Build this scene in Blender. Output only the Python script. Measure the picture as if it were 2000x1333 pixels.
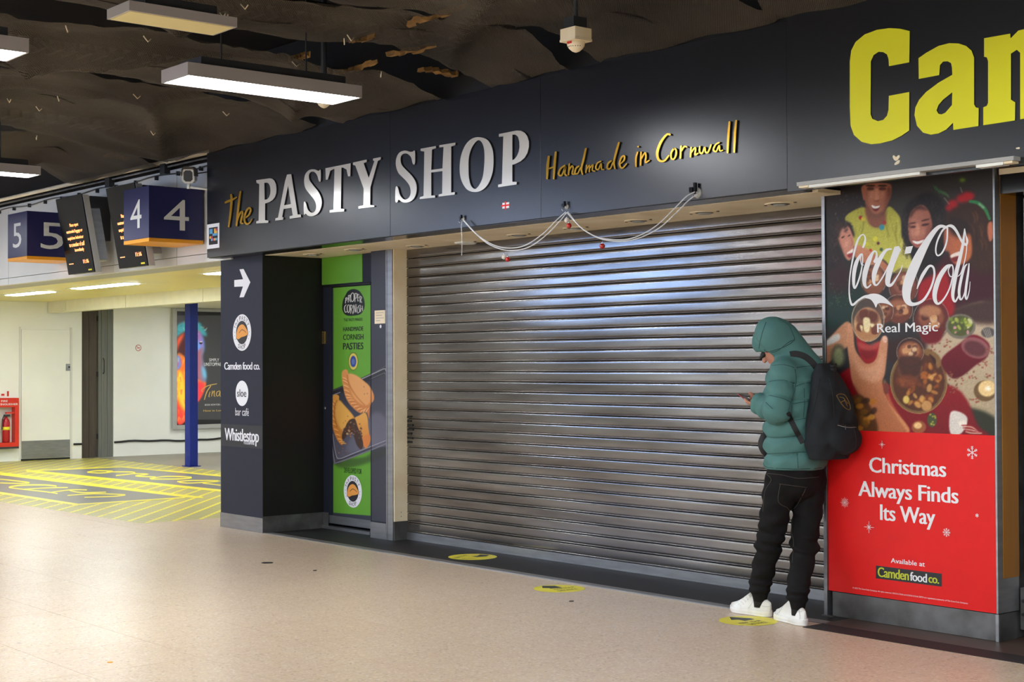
import bpy, math, random
import numpy as np
from mathutils import Vector, Matrix
random.seed(7); np.random.seed(7)
for o in list(bpy.data.objects): bpy.data.objects.remove(o, do_unlink=True)
SC = bpy.context.scene
COL = SC.collection
# ---------------------------------------------------------------- camera
EYE = 1.45; FPX = 2951.36
YAW, PIT, ROL = math.radians(39.662), math.radians(0.9463), math.radians(-0.2191)
fw = np.array([-math.cos(YAW)*math.cos(PIT), math.sin(YAW)*math.cos(PIT), math.sin(PIT)])
rt = np.cross(fw, [0, 0, 1]); rt /= np.linalg.norm(rt); up = np.cross(rt, fw)
rt, up = math.cos(ROL)*rt+math.sin(ROL)*up, -math.sin(ROL)*rt+math.cos(ROL)*up
CAMP = np.array([0, 0, EYE])
cam = bpy.data.cameras.new('camera'); cam.sensor_width = 36; cam.lens = FPX*36/2000
cam.clip_end = 200; cam.clip_start = .05
co = bpy.data.objects.new('camera', cam); COL.objects.link(co)
co.matrix_world = Matrix(((rt[0], up[0], -fw[0], 0), (rt[1], up[1], -fw[1], 0), (rt[2], up[2], -fw[2], EYE), (0, 0, 0, 1)))
SC.camera = co
# ---------------------------------------------------------------- world, exposure
W = bpy.data.worlds.new('world'); SC.world = W; W.use_nodes = True
W.node_tree.nodes['Background'].inputs[0].default_value = (.88, .94, 1, 1)
W.node_tree.nodes['Background'].inputs[1].default_value = 2.3
SC.view_settings.view_transform = 'Standard'; SC.view_settings.look = 'None'
SC.view_settings.exposure = 0.0; SC.view_settings.gamma = 1; SC.view_settings.use_curve_mapping = False
LAMP = 52.0        # radiance of the lit hall panels
LAMP2 = 60.0       # radiance of the lights in the low passage ceiling
# ---------------------------------------------------------------- helpers
def ray(px, py): return fw*FPX+rt*(px-1000)-up*(py-666.5)
def on(px, py, ax, v):
    d = ray(px, py); return CAMP+d*((v-CAMP[ax])/d[ax])
def proj(P):
    d = np.asarray(P, float)-CAMP; z = d@fw; return np.stack([1000+FPX*(d@rt)/z, 666.5-FPX*(d@up)/z], -1)
# a plane is ('Y',v) facing the hall, ('X',v) facing +X, ('Z',v) a floor or level
def onp(px, py, pl):
    p = on(px, py, 'XYZ'.index(pl[0]), pl[1])
    return (p[0], p[2]) if pl[0] == 'Y' else (p[1], p[2]) if pl[0] == 'X' else (p[0], p[1])
def to3(pl, a, b, d=0.):
    return (a, pl[1]-d, b) if pl[0] == 'Y' else (pl[1]+d, a, b) if pl[0] == 'X' else (a, b, pl[1]+d)
def lin(c):
    c = np.asarray(c, float)/255; return np.where(c <= .04045, c/12.92, ((c+.055)/1.055)**2.4)
ORG = {}
def tag(o, label=None, cat=None, group=None, kind=None):
    if label: o['label'] = label
    if cat: o['category'] = cat
    if group: o['group'] = group
    if kind: o['kind'] = kind
    return o
def thing(name, loc, label, cat, group=None):
    o = bpy.data.objects.new(name, None); COL.objects.link(o); o.location = loc; o.empty_display_size = .1
    ORG[o] = np.array(loc, float); return tag(o, label, cat, group)
def mkobj(name, V, Fc, mat, parent=None, smooth=False, kind=None):
    me = bpy.data.meshes.new(name); V = np.asarray(V, float)
    if parent is not None: V = V-ORG[parent]
    me.from_pydata(V.tolist(), [], [list(map(int, f)) for f in Fc]); me.materials.append(mat)
    if smooth: me.polygons.foreach_set('use_smooth', [True]*len(me.polygons))
    me.update(); o = bpy.data.objects.new(name, me); COL.objects.link(o)
    if parent is not None: o.parent = parent; ORG[o] = ORG[parent]
    else: ORG[o] = np.zeros(3)
    if kind: o['kind'] = kind
    return o
def dup(o, parent, loc):
    c = o.copy(); COL.objects.link(c); c.location = loc; c.parent = parent; return c
class MB:
    def __init__(s): s.v = []; s.f = []
    def add(s, V, Fc):
        n = len(s.v); s.v += [tuple(p) for p in V]; s.f += [[i+n for i in f] for f in Fc]; return s
    def box(s, x0, x1, y0, y1, z0, z1):
        V = [(x, y, z) for x in (x0, x1) for y in (y0, y1) for z in (z0, z1)]
        return s.add(V, [[0, 1, 3, 2], [4, 6, 7, 5], [0, 4, 5, 1], [2, 3, 7, 6], [0, 2, 6, 4], [1, 5, 7, 3]])
    def tube(s, path, r, n=8, cap=True):
        P = [np.array(p, float) for p in path]; m = len(P); R = r if hasattr(r, '__len__') else [r]*m
        V = []; pu = None
        for i, p in enumerate(P):
            t = P[min(i+1, m-1)]-P[max(i-1, 0)]; t /= (np.linalg.norm(t)+1e-9)
            if pu is None: pu = np.array([0, 0, 1.]) if abs(t[2]) < .9 else np.array([1., 0, 0])
            a = np.cross(t, pu); a /= (np.linalg.norm(a)+1e-9); b = np.cross(a, t); pu = b
            for k in range(n):
                q = 2*math.pi*k/n; V.append(p+R[i]*(math.cos(q)*a+math.sin(q)*b))
        Fc = [[i*n+k, i*n+(k+1) % n, (i+1)*n+(k+1) % n, (i+1)*n+k] for i in range(m-1) for k in range(n)]
        if cap: Fc += [list(range(n))[::-1], [(m-1)*n+k for k in range(n)]]
        return s.add(V, Fc)
    def lathe(s, prof, c, n=20, ax=2):
        V = []
        for r, h in prof:
            for k in range(n):
                q = 2*math.pi*k/n; p = [r*math.cos(q), r*math.sin(q), h]
                if ax == 1: p = [p[0], h, p[1]]
                if ax == 0: p = [h, p[0], p[1]]
                V.append((p[0]+c[0], p[1]+c[1], p[2]+c[2]))
        m = len(prof)
        Fc = [[i*n+k, i*n+(k+1) % n, (i+1)*n+(k+1) % n, (i+1)*n+k] for i in range(m-1) for k in range(n)]
        Fc += [list(range(n))[::-1], [(m-1)*n+k for k in range(n)]]
        return s.add(V, Fc)
    def sph(s, c, r, n=12, m=8):
        r = np.array(r)*np.ones(3); prof = [(max(math.sin(math.pi*i/m), .02), -math.cos(math.pi*i/m)) for i in range(m+1)]
        k = len(s.v); s.lathe(prof, (0, 0, 0), n)
        for i in range(k, len(s.v)): s.v[i] = tuple(np.array(s.v[i])*r+np.array(c))
        return s
    def prism(s, pts, pl, d0, d1):      # polygon in plane coords, between offsets d0 and d1 out of the plane
        n = len(pts); V = [to3(pl, a, b, d0) for a, b in pts]+[to3(pl, a, b, d1) for a, b in pts]
        return s.add(V, [list(range(n)), [n+i for i in range(n)][::-1]]+[[i, (i+1) % n, n+(i+1) % n, n+i] for i in range(n)])
    def build(s, name, mat, parent=None, smooth=False, kind=None, bevel=0):
        o = mkobj(name, s.v, s.f, mat, parent, smooth, kind)
        if bevel:
            b = o.modifiers.new('bevel', 'BEVEL'); b.width = bevel; b.segments = 2; b.limit_method = 'ANGLE'
        return o
def box(name, x0, x1, y0, y1, z0, z1, mat, parent=None, kind=None, bevel=0):
    return MB().box(x0, x1, y0, y1, z0, z1).build(name, mat, parent, kind=kind, bevel=bevel)
def soft(o, ang=35):
    me = o.data; me.polygons.foreach_set('use_smooth', [True]*len(me.polygons))
    try: me.set_sharp_from_angle(angle=math.radians(ang))
    except Exception: pass
    return o
# ---------------------------------------------------------------- materials
def nt(name):
    m = bpy.data.materials.new(name); m.use_nodes = True; return m, m.node_tree.nodes, m.node_tree.links
def mat(name, rgb, rough=.6, metal=0., var=.0, scale=8., bump=0., bscale=60., coat=0., spec=.5, stretch=None, sss=0, dirt=None):
    m, N, L = nt(name); b = N['Principled BSDF']; c = tuple(lin(rgb))+(1,)
    b.inputs['Base Color'].default_value = c; b.inputs['Roughness'].default_value = rough
    b.inputs['Metallic'].default_value = metal; b.inputs['Coat Weight'].default_value = coat
    b.inputs['Coat Roughness'].default_value = .08; b.inputs['Specular IOR Level'].default_value = spec
    tc = N.new('ShaderNodeTexCoord'); mp = N.new('ShaderNodeMapping'); L.new(tc.outputs['Object'], mp.inputs[0])
    if stretch: mp.inputs['Scale'].default_value = stretch
    if var or dirt:
        n = N.new('ShaderNodeTexNoise'); n.inputs['Scale'].default_value = scale; n.inputs['Detail'].default_value = 5
        L.new(mp.outputs[0], n.inputs['Vector'])
        r = N.new('ShaderNodeValToRGB'); r.color_ramp.elements[0].position = .3; r.color_ramp.elements[1].position = .7
        lo = lin(dirt) if dirt is not None else np.array(c[:3])*(1-var)
        r.color_ramp.elements[0].color = tuple(lo)+(1,)
        r.color_ramp.elements[1].color = tuple(np.clip(np.array(c[:3])*(1+var), 0, 1))+(1,)
        L.new(n.outputs['Fac'], r.inputs[0]); L.new(r.outputs[0], b.inputs['Base Color'])
        mr = N.new('ShaderNodeMapRange'); mr.inputs[3].default_value = max(rough-.06, .02); mr.inputs[4].default_value = rough+.08
        L.new(n.outputs['Fac'], mr.inputs[0]); L.new(mr.outputs[0], b.inputs['Roughness'])
    if bump:
        n2 = N.new('ShaderNodeTexNoise'); n2.inputs['Scale'].default_value = bscale; n2.inputs['Detail'].default_value = 4
        L.new(mp.outputs[0], n2.inputs['Vector']); bp = N.new('ShaderNodeBump'); bp.inputs['Strength'].default_value = bump
        bp.inputs['Distance'].default_value = .01; L.new(n2.outputs['Fac'], bp.inputs['Height']); L.new(bp.outputs[0], b.inputs['Normal'])
    return m
def emis(name, rgb, s):
    m, N, L = nt(name); b = N['Principled BSDF']; b.inputs['Base Color'].default_value = (.8, .8, .8, 1)
    b.inputs['Emission Color'].default_value = tuple(lin(rgb))+(1,); b.inputs['Emission Strength'].default_value = s; return m
def vcol(name, rough=.5, em=0., coat=0., spec=.5):
    m, N, L = nt(name); b = N['Principled BSDF']; a = N.new('ShaderNodeVertexColor'); a.layer_name = 'Col'
    L.new(a.outputs[0], b.inputs['Base Color']); b.inputs['Roughness'].default_value = rough
    b.inputs['Coat Weight'].default_value = coat; b.inputs['Specular IOR Level'].default_value = spec
    if em: L.new(a.outputs[0], b.inputs['Emission Color']); b.inputs['Emission Strength'].default_value = em
    return m
# ---------------------------------------------------------------- flat lettering and outlines
def cr(pts, k=6, closed=False):         # Catmull-Rom through points
    P = [np.array(p, float) for p in pts]; n = len(P); out = []
    rng = range(n) if closed else range(n-1)
    for i in rng:
        a, b, c, d = (P[(i-1) % n], P[i], P[(i+1) % n], P[(i+2) % n]) if closed else (P[max(i-1, 0)], P[i], P[i+1], P[min(i+2, n-1)])
        for t in np.arange(k)/k:
            out.append(.5*((2*b)+(-a+c)*t+(2*a-5*b+4*c-d)*t*t+(-a+3*b-3*c+d)*t**3))
    if not closed: out.append(P[-1])
    return out
class Rib(list): pass       # outline of a pen stroke: start tip, left side, end tip, right side back
def ribbon(pts, k=6, smooth=True):      # pts (x,y,width) -> closed outline
    P = cr(pts, k) if smooth else [np.array(p, float) for p in pts]
    L_, R_ = [], []
    for i, p in enumerate(P):
        t = P[min(i+1, len(P)-1)][:2]-P[max(i-1, 0)][:2]; t = t/(np.linalg.norm(t)+1e-9); n = np.array([-t[1], t[0]])
        L_.append(p[:2]+n*p[2]/2); R_.append(p[:2]-n*p[2]/2)
    t0 = P[0][:2]-P[1][:2]; t0 /= np.linalg.norm(t0)+1e-9; t1 = P[-1][:2]-P[-2][:2]; t1 /= np.linalg.norm(t1)+1e-9
    return Rib([P[0][:2]+t0*P[0][2]*.35]+L_+[P[-1][:2]+t1*P[-1][2]*.35]+R_[::-1])
def curve_mesh(cu):
    o = bpy.data.objects.new('tmp', cu); COL.objects.link(o); dg = bpy.context.evaluated_depsgraph_get()
    me = bpy.data.meshes.new_from_object(o.evaluated_get(dg)); bpy.data.objects.remove(o); bpy.data.curves.remove(cu)
    V = np.zeros(len(me.vertices)*3); me.vertices.foreach_get('co', V); V = V.reshape(-1, 3)
    Fc = [list(p.vertices) for p in me.polygons]; bpy.data.meshes.remove(me); return V, Fc
def fill(outlines, pl, name, m, parent=None, d=.001, th=0., px=False, res=None):
    """outlines: list of groups; a group is a list of closed point lists (even-odd)"""
    AV, AF = [], []
    for g in outlines:
        if len(g) == 1 and isinstance(g[0], Rib):       # pen stroke: a strip of quads, so that crossing strokes stay solid
            Q = np.array([onp(p[0], p[1], pl) for p in g[0]] if px else [tuple(p) for p in g[0]]); m_ = (len(Q)-2)//2
            A0 = [0]+list(range(1, m_+1))+[m_+1]; B0 = [0]+[len(Q)-1-i for i in range(m_)]+[m_+1]
            F2 = [[A0[i], B0[i], B0[i+1], A0[i+1]] for i in range(1, m_)]+[[0, B0[1], A0[1]], [A0[m_], B0[m_], m_+1]]
            n = sum(len(a) for a in AV); e = g[0]; k = len(Q); dd = d; d = d+.00006*(len(AV) % 7)
            if not th: AV.append(np.array([to3(pl, q[0], q[1], d+5e-6*min(i_, k-i_)) for i_, q in enumerate(Q)])); AF += [[i+n for i in f] for f in F2]
            else:
                AV.append(np.array([to3(pl, q[0], q[1], d+th) for q in Q]+[to3(pl, q[0], q[1], d) for q in Q]))
                AF += [[i+n for i in f] for f in F2]+[[i+n+k for i in f[::-1]] for f in F2]+[[n+i, n+(i+1) % k, n+k+(i+1) % k, n+k+i] for i in range(k)]
            d = dd; continue
        dq = d+.00006*(len(AV) % 7); cu = bpy.data.curves.new('c', 'CURVE'); cu.dimensions = '2D'; cu.fill_mode = 'BOTH' if not th else 'BOTH'
        for loop in g:
            L_ = [onp(p[0], p[1], pl) for p in loop] if px else loop
            sp = cu.splines.new('POLY'); sp.points.add(len(L_)-1); sp.use_cyclic_u = True
            for q, p in zip(sp.points, L_): q.co = (p[0], p[1], 0, 1)
        if th: cu.extrude = th/2
        V, Fc = curve_mesh(cu); n = sum(len(a) for a in AV)
        AV.append(np.array([to3(pl, v[0], v[1], (d+v[2]+th/2) if th else dq) for v in V]) if len(V) else np.zeros((0, 3)))
        AF += [[i+n for i in f] for f in Fc]
    V = np.concatenate(AV)
    return mkobj(name, V, fixn(V, AF, pl) if not th else AF, m, parent)
def fixn(V, Fc, pl):
    nrm = {'Y': (0, -1, 0), 'X': (1, 0, 0), 'Z': (0, 0, 1)}[pl[0]]; out = []
    for f in Fc:
        a, b, c = V[f[0]], V[f[1]], V[f[2]]; out.append(f if np.dot(np.cross(b-a, c-a), nrm) >= 0 else f[::-1])
    return out
def text(s, pl, lb, rt_, name, m, parent=None, bold=0., d=.001, th=0., px=True, shear=0., space=1., M2=None):
    """text fitted in the box left-bottom..right-top (photo pixels on the plane, or plane coords)"""
    cu = bpy.data.curves.new('t', 'FONT'); cu.body = s; cu.size = 1; cu.shear = shear; cu.space_character = space
    cu.resolution_u = 3
    if th: cu.extrude = .01
    V, Fc = curve_mesh(cu)
    if px: lb = onp(*lb, pl); rt_ = onp(*rt_, pl)
    mn, mx = V.min(0), V.max(0); u = (V[:, 0]-mn[0])/(mx[0]-mn[0]); v = (V[:, 1]-mn[1])/(mx[1]-mn[1])
    dz = d+((V[:, 2]+.01)/.02*th if th else np.zeros(len(V)))
    if M2 is not None: a, b = M2(u, v)
    else: a = lb[0]+u*(rt_[0]-lb[0]); b = lb[1]+v*(rt_[1]-lb[1])
    P = np.array([to3(pl, a[i], b[i], dz[i]) for i in range(len(V))])
    if bold and M2 is None:          # heavier weight: thin layers a hair apart, shifted sideways
        sh_ = bold*.9*(rt_[0]-lb[0])/(mx[0]-mn[0]); ex = np.array(to3(pl, 1, 0, 0))-np.array(to3(pl, 0, 0, 0)); nn_ = np.array(to3(pl, 0, 0, 1))-np.array(to3(pl, 0, 0, 0)); n0 = len(P)
        P = np.concatenate([P-ex*sh_, P+nn_*.00012, P+ex*sh_+nn_*.00024]); Fc = [list(f) for f in Fc]; Fc = Fc+[[i+n0 for i in f] for f in Fc]+[[i+2*n0 for i in f] for f in Fc]
    return mkobj(name, P, fixn(P, Fc, pl) if not th else Fc, m, parent)
# ---------------------------------------------------------------- painted print (flat printed pictures)
class Canvas:
    def __init__(s, x0, y0, x1, y1, k=1., bg=(128, 128, 128)):
        s.x0, s.y0, s.k = x0, y0, k; s.w = int((x1-x0)*k); s.h = int((y1-y0)*k)
        s.a = np.ones((s.h, s.w, 3))*np.array(bg, float)
    def mask(s, pts, sf=0.):
        P = (np.array([p[:2] for p in pts], float)-[s.x0, s.y0])*s.k; pad = int(sf*s.k*3)+2
        x0 = max(int(P[:, 0].min())-pad, 0); x1 = min(int(P[:, 0].max())+pad+2, s.w); y0 = max(int(P[:, 1].min())-pad, 0); y1 = min(int(P[:, 1].max())+pad+2, s.h)
        if x1 <= x0 or y1 <= y0: return None
        S = 2; X = (np.arange(x0*S, x1*S)+.5)/S; Y = (np.arange(y0*S, y1*S)+.5)/S
        M = np.zeros((len(Y), len(X)), bool); Xg, Yg = X[None, :], Y[:, None]
        for i in range(len(P)):
            (ax, ay), (bx, by) = P[i], P[(i+1) % len(P)]
            if ay == by: continue
            c = ((ay > Yg) != (by > Yg)); xi = ax+(Yg-ay)/(by-ay)*(bx-ax); M ^= c & (Xg < xi)
        M = M.reshape(len(Y)//S, S, len(X)//S, S).mean((1, 3))
        if sf > 0: M = blur(M, sf*s.k)
        return (slice(y0, y1), slice(x0, x1)), M
    def poly(s, pts, c, sf=.4, al=1., c2=None, ang=90, sm=True):
        if sm: pts = cr(pts, 5, True)
        r = s.mask(pts, sf)
        if r is None: return
        sl, M = r; c = np.array(c, float)
        if c2 is not None:
            h, w = M.shape; yy, xx = np.mgrid[0:h, 0:w]; t = (xx/w*math.cos(math.radians(ang))+yy/h*math.sin(math.radians(ang)))
            t = np.clip(t, 0, 1)[..., None]; c = c*(1-t)+np.array(c2, float)*t
        m = (M*al)[..., None]; s.a[sl] = s.a[sl]*(1-m)+c*m
    def ell(s, cx, cy, rx, ry, c, sf=.4, al=1., rot=0, **k):
        q = np.arange(24)*2*math.pi/24; R_ = math.radians(rot)
        s.poly([(cx+rx*math.cos(t)*math.cos(R_)-ry*math.sin(t)*math.sin(R_), cy+rx*math.cos(t)*math.sin(R_)+ry*math.sin(t)*math.cos(R_)) for t in q], c, sf, al, sm=False, **k)
    def ring(s, cx, cy, rx, ry, w, c, sf=.4, al=1., a0=0, a1=360, rot=0):
        R_ = math.radians(rot); q = np.radians(np.linspace(a0, a1, 30))
        s.line([(cx+rx*math.cos(t)*math.cos(R_)-ry*math.sin(t)*math.sin(R_), cy+rx*math.cos(t)*math.sin(R_)+ry*math.sin(t)*math.cos(R_), w) for t in q], c, sf, al, sm=False)
    def line(s, pts, c, sf=.3, al=1., w=None, sm=True):
        if w is not None: pts = [(p[0], p[1], w) for p in pts]
        s.poly(ribbon(pts, 5, sm), c, sf, al, sm=False)
    def spots(s, box_, n, r, cols, sf=.5, al=.8):
        for _ in range(n):
            x = random.uniform(box_[0], box_[2]); y = random.uniform(box_[1], box_[3]); q = r*random.uniform(.4, 1.2)
            s.ell(x, y, q, q*random.uniform(.5, 1), random.choice(cols), sf, al, rot=random.uniform(0, 180))
    def noise(s, amp, sc=3):
        n = blur(np.random.randn(s.h, s.w), sc)
        n /= n.std(); s.a *= (1+amp*n)[..., None]
    def grid(s, pl, quad, step, name, m, parent=None, d=.001, px_of=None):
        """quad a0,a1,b0,b1 in plane coords; the print is sampled where each point of the plane shows in the photo"""
        a0, a1, b0, b1 = quad; na = max(int((a1-a0)/step), 2); nb = max(int((b1-b0)/step), 2)
        A, B = np.meshgrid(np.linspace(a0, a1, na+1), np.linspace(b0, b1, nb+1)); A = A.ravel(); B = B.ravel()
        dd = np.full_like(A, d); Z = np.zeros_like(A)+pl[1]
        P = np.stack({'Y': (A, Z-dd, B), 'X': (Z+dd, A, B), 'Z': (A, B, Z+dd)}[pl[0]], -1)
        q = proj(P) if px_of is None else px_of(A, B)
        x = np.clip((q[:, 0]-s.x0)*s.k-.5, 0, s.w-1.001); y = np.clip((q[:, 1]-s.y0)*s.k-.5, 0, s.h-1.001)
        ix = x.astype(int); iy = y.astype(int); fx = (x-ix)[:, None]; fy = (y-iy)[:, None]; a = s.a
        c = (a[iy, ix]*(1-fx)+a[iy, np.minimum(ix+1, s.w-1)]*fx)*(1-fy)+(a[np.minimum(iy+1, s.h-1), ix]*(1-fx)+a[np.minimum(iy+1, s.h-1), np.minimum(ix+1, s.w-1)]*fx)*fy
        i, j = np.meshgrid(np.arange(na), np.arange(nb)); k = (j*(na+1)+i).ravel(); Fc = np.stack([k, k+1, k+na+2, k+na+1], -1)
        me = bpy.data.meshes.new(name); P = P-(ORG[parent] if parent is not None else 0)
        me.vertices.add(len(P)); me.vertices.foreach_set('co', P.ravel()); me.loops.add(Fc.size); me.loops.foreach_set('vertex_index', Fc.ravel())
        me.polygons.add(len(Fc)); me.polygons.foreach_set('loop_start', np.arange(0, Fc.size, 4)); me.update(calc_edges=True); me.validate()
        ca = me.color_attributes.new('Col', 'FLOAT_COLOR', 'POINT'); C4 = np.ones((len(P), 4)); C4[:, :3] = lin(np.clip(c, 0, 255)); ca.data.foreach_set('color', C4.ravel())
        me.materials.append(m); o = bpy.data.objects.new(name, me); COL.objects.link(o)
        if parent is not None: o.parent = parent; ORG[o] = ORG[parent]
        return o
def blur(M, sg):
    r = max(int(sg*3), 1); k = np.exp(-np.arange(-r, r+1)**2/(2*max(sg, .3)**2)); k /= k.sum()
    M = np.apply_along_axis(lambda v: np.convolve(np.pad(v, r, 'edge'), k, 'valid'), 0, M)
    return np.apply_along_axis(lambda v: np.convolve(np.pad(v, r, 'edge'), k, 'valid'), 1, M)
# ---------------------------------------------------------------- implicit surfaces for soft bodies
def smin(a, b, k): h = np.clip(.5+.5*(b-a)/k, 0, 1); return b*(1-h)+a*h-k*h*(1-h)
def cap(G, a, b, ra, rb):
    a = np.asarray(a, np.float32); b = np.asarray(b, np.float32); ab = b-a; t = np.clip(((G-a)@ab)/(ab@ab+1e-9), 0, 1)
    return np.linalg.norm(G-a-t[..., None]*ab, axis=-1)-(ra+(rb-ra)*t)
def elli(G, c, r, ax=None):
    p = G-np.asarray(c, np.float32)
    if ax is not None: p = p@np.asarray(ax, np.float32).T
    r = np.asarray(r, np.float32); k0 = np.linalg.norm(p/r, axis=-1); k1 = np.linalg.norm(p/(r*r), axis=-1)+1e-6; return k0*(k0-1)/k1
def surfnet(fn, lo, hi, h):
    lo = np.array(lo, np.float32); hi = np.array(hi, np.float32); n = np.ceil((hi-lo)/h).astype(int)+1
    G = np.stack(np.meshgrid(*[(lo[i]+h*np.arange(n[i])).astype(np.float32) for i in range(3)], indexing='ij'), -1)
    v = fn(G).astype(np.float32); s = v < 0
    offs = [(i, j, k) for i in (0, 1) for j in (0, 1) for k in (0, 1)]
    cnt = sum(s[i:n[0]-1+i, j:n[1]-1+j, k:n[2]-1+k].astype(np.int8) for i, j, k in offs)
    I = np.argwhere((cnt > 0) & (cnt < 8)); idx = -np.ones(cnt.shape, int); idx[tuple(I.T)] = np.arange(len(I))
    cv = np.stack([v[I[:, 0]+i, I[:, 1]+j, I[:, 2]+k] for i, j, k in offs], -1)
    acc = np.zeros((len(I), 3)); num = np.zeros(len(I))
    for a in range(8):
        for b in range(a+1, 8):
            if sum(abs(offs[a][q]-offs[b][q]) for q in range(3)) != 1: continue
            va, vb = cv[:, a], cv[:, b]; c = (va < 0) != (vb < 0); t = np.where(c, va/np.where(va == vb, 1, va-vb), 0)
            acc += c[:, None]*(np.array(offs[a])+t[:, None]*(np.array(offs[b])-np.array(offs[a]))); num += c
    V = lo+h*(I+acc/num[:, None]); Fc = []
    for ax in range(3):
        sl0 = [slice(None)]*3; sl1 = [slice(None)]*3; sl0[ax] = slice(0, -1); sl1[ax] = slice(1, None)
        c = s[tuple(sl0)] != s[tuple(sl1)]; E = np.argwhere(c); o1, o2 = (ax+1) % 3, (ax+2) % 3
        E = E[(E[:, o1] > 0) & (E[:, o2] > 0) & (E[:, o1] < n[o1]-1) & (E[:, o2] < n[o2]-1)]
        fl = s[tuple(E.T)]
        def ci(d1, d2):
            q = E.copy(); q[:, o1] -= d1; q[:, o2] -= d2; return idx[tuple(q.T)]
        Q = np.stack([ci(0, 0), ci(1, 0), ci(1, 1), ci(0, 1)], -1); Q[~fl] = Q[~fl][:, ::-1]; Fc.append(Q)
    return V, np.concatenate(Fc)
def blob(fn, lo, hi, h, name, m, parent=None, relax=1):
    V, Fc = surfnet(fn, lo, hi, h); o = mkobj(name, V, Fc, m, parent, smooth=True)
    if relax: q = o.modifiers.new('relax', 'SMOOTH'); q.iterations = relax; q.factor = .5
    return o
# ================================================================ MATERIALS
M = {}
M['fascia'] = mat('fascia_gloss', (25, 26, 30), .27, spec=.6)
M['fascia2'] = mat('fascia_gloss_black', (26, 27, 30), .26, spec=.6)
M['fascia_edge'] = mat('fascia_underside', (28, 26, 25), .18)
M['navy'] = mat('navy_vinyl', (36, 39, 52), .5, var=.05, scale=3, spec=.25)
M['navy_dk'] = mat('dark_vinyl', (38, 38, 41), .5, var=.1, scale=4)
M['black'] = mat('matt_black', (14, 13, 13), .55, var=.2, scale=12)
M['gblack'] = mat('gloss_black', (14, 13, 15), .15, spec=.2)
M['steel'] = mat('brushed_steel', (150, 152, 155), .34, .85, var=.12, scale=5, stretch=(1, 1, 6))
M['steel_dk'] = mat('worn_steel', (108, 108, 108), .42, .6, var=.2, scale=6, dirt=(80, 78, 76))
M['cream'] = mat('cream_paint', (246, 234, 206), .5, var=.05, scale=3, dirt=(228, 208, 168))
M['white'] = mat('white_paint', (232, 233, 226), .42, var=.03, scale=2)
M['offwhite'] = mat('off_white_panel', (214, 214, 208), .38, var=.06, scale=1.2)
M['passage'] = mat('pale_yellow_ceiling', (230, 218, 128), .35, var=.05, scale=1.2)
M['beam'] = mat('pale_beam', (222, 219, 190), .45, var=.04)
M['letter'] = mat('satin_letter', (224, 222, 216), .2, .35)
M['gold'] = mat('gold_letter', (186, 140, 30), .22, .6, var=.1, scale=5)
M['edge_dk'] = mat('letter_edge', (40, 38, 34), .5)
M['lime'] = mat('lime_letter', (232, 230, 20), .45)
M['print_white'] = mat('white_print', (228, 228, 230), .45)
M['print_black'] = mat('black_print', (26, 27, 28), .45)
M['print_red'] = mat('red_print', (222, 28, 26), .45, var=.03, spec=.25)
M['green'] = mat('green_vinyl', (100, 160, 48), .42, var=.05, scale=3)
M['yellow'] = mat('yellow_vinyl', (236, 222, 52), .4, var=.04, scale=6)
M['orange'] = mat('amber_board', (150, 98, 22), .4, var=.15, scale=9, stretch=(1, 1, .1))
M['signblue'] = mat('sign_blue', (34, 36, 84), .35)
M['signorange'] = mat('sign_orange', (240, 160, 26), .4)
M['grey'] = mat('grey_plastic', (168, 168, 164), .45, var=.05)
M['dgrey'] = mat('dark_grey_metal', (54, 56, 60), .4, .3, var=.1)
M['brownd'] = mat('dark_boards', (66, 58, 50), .6, var=.25, scale=5, stretch=(6, 6, .4))
M['greyb'] = mat('grey_boards', (104, 106, 100), .6, var=.15, scale=5, stretch=(8, 8, .4))
M['bluepost'] = mat('blue_paint', (18, 38, 124), .45, var=.08, spec=.3)
M['red'] = mat('red_paint', (206, 44, 24), .4, var=.05)
M['rubber'] = mat('dark_mat_floor', (44, 43, 44), .55, var=.12, scale=3, dirt=(34, 33, 33), spec=.25)
M['mat_edge'] = mat('grey_mat_edge', (112, 108, 104), .4, var=.1, scale=4)
M['brown_edge'] = mat('brown_floor_edge', (78, 62, 54), .4, var=.15, scale=4, spec=.3)
M['asphalt'] = mat('grey_platform_floor', (146, 142, 130), .5, var=.08, scale=2)
M['chain'] = mat('silver_beads', (205, 205, 208), .25, .8)
M['bauble_red'] = mat('red_bauble', (178, 26, 22), .2, coat=.6)
M['bauble_white'] = mat('white_bauble', (214, 206, 196), .35)
M['lamp_body'] = mat('lamp_casing', (176, 170, 168), .4, .2)
M['lamp_off'] = mat('unlit_diffuser', (222, 208, 150), .5)
M['lamp_on'] = emis('lit_diffuser', (246, 250, 255), LAMP)
M['lamp_low'] = emis('lit_recess', (248, 252, 252), LAMP2)
M['amber'] = emis('amber_led', (255, 128, 0), 2.6)
M['void'] = mat('roof_void', (30, 25, 22), .9, var=.4, scale=1.5)
M['foam'] = mat('orange_foam', (132, 98, 50), .9, var=.3, scale=9, bump=.6, bscale=25)
M['joint'] = mat('tile_joint', (176, 154, 130), .6)
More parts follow.
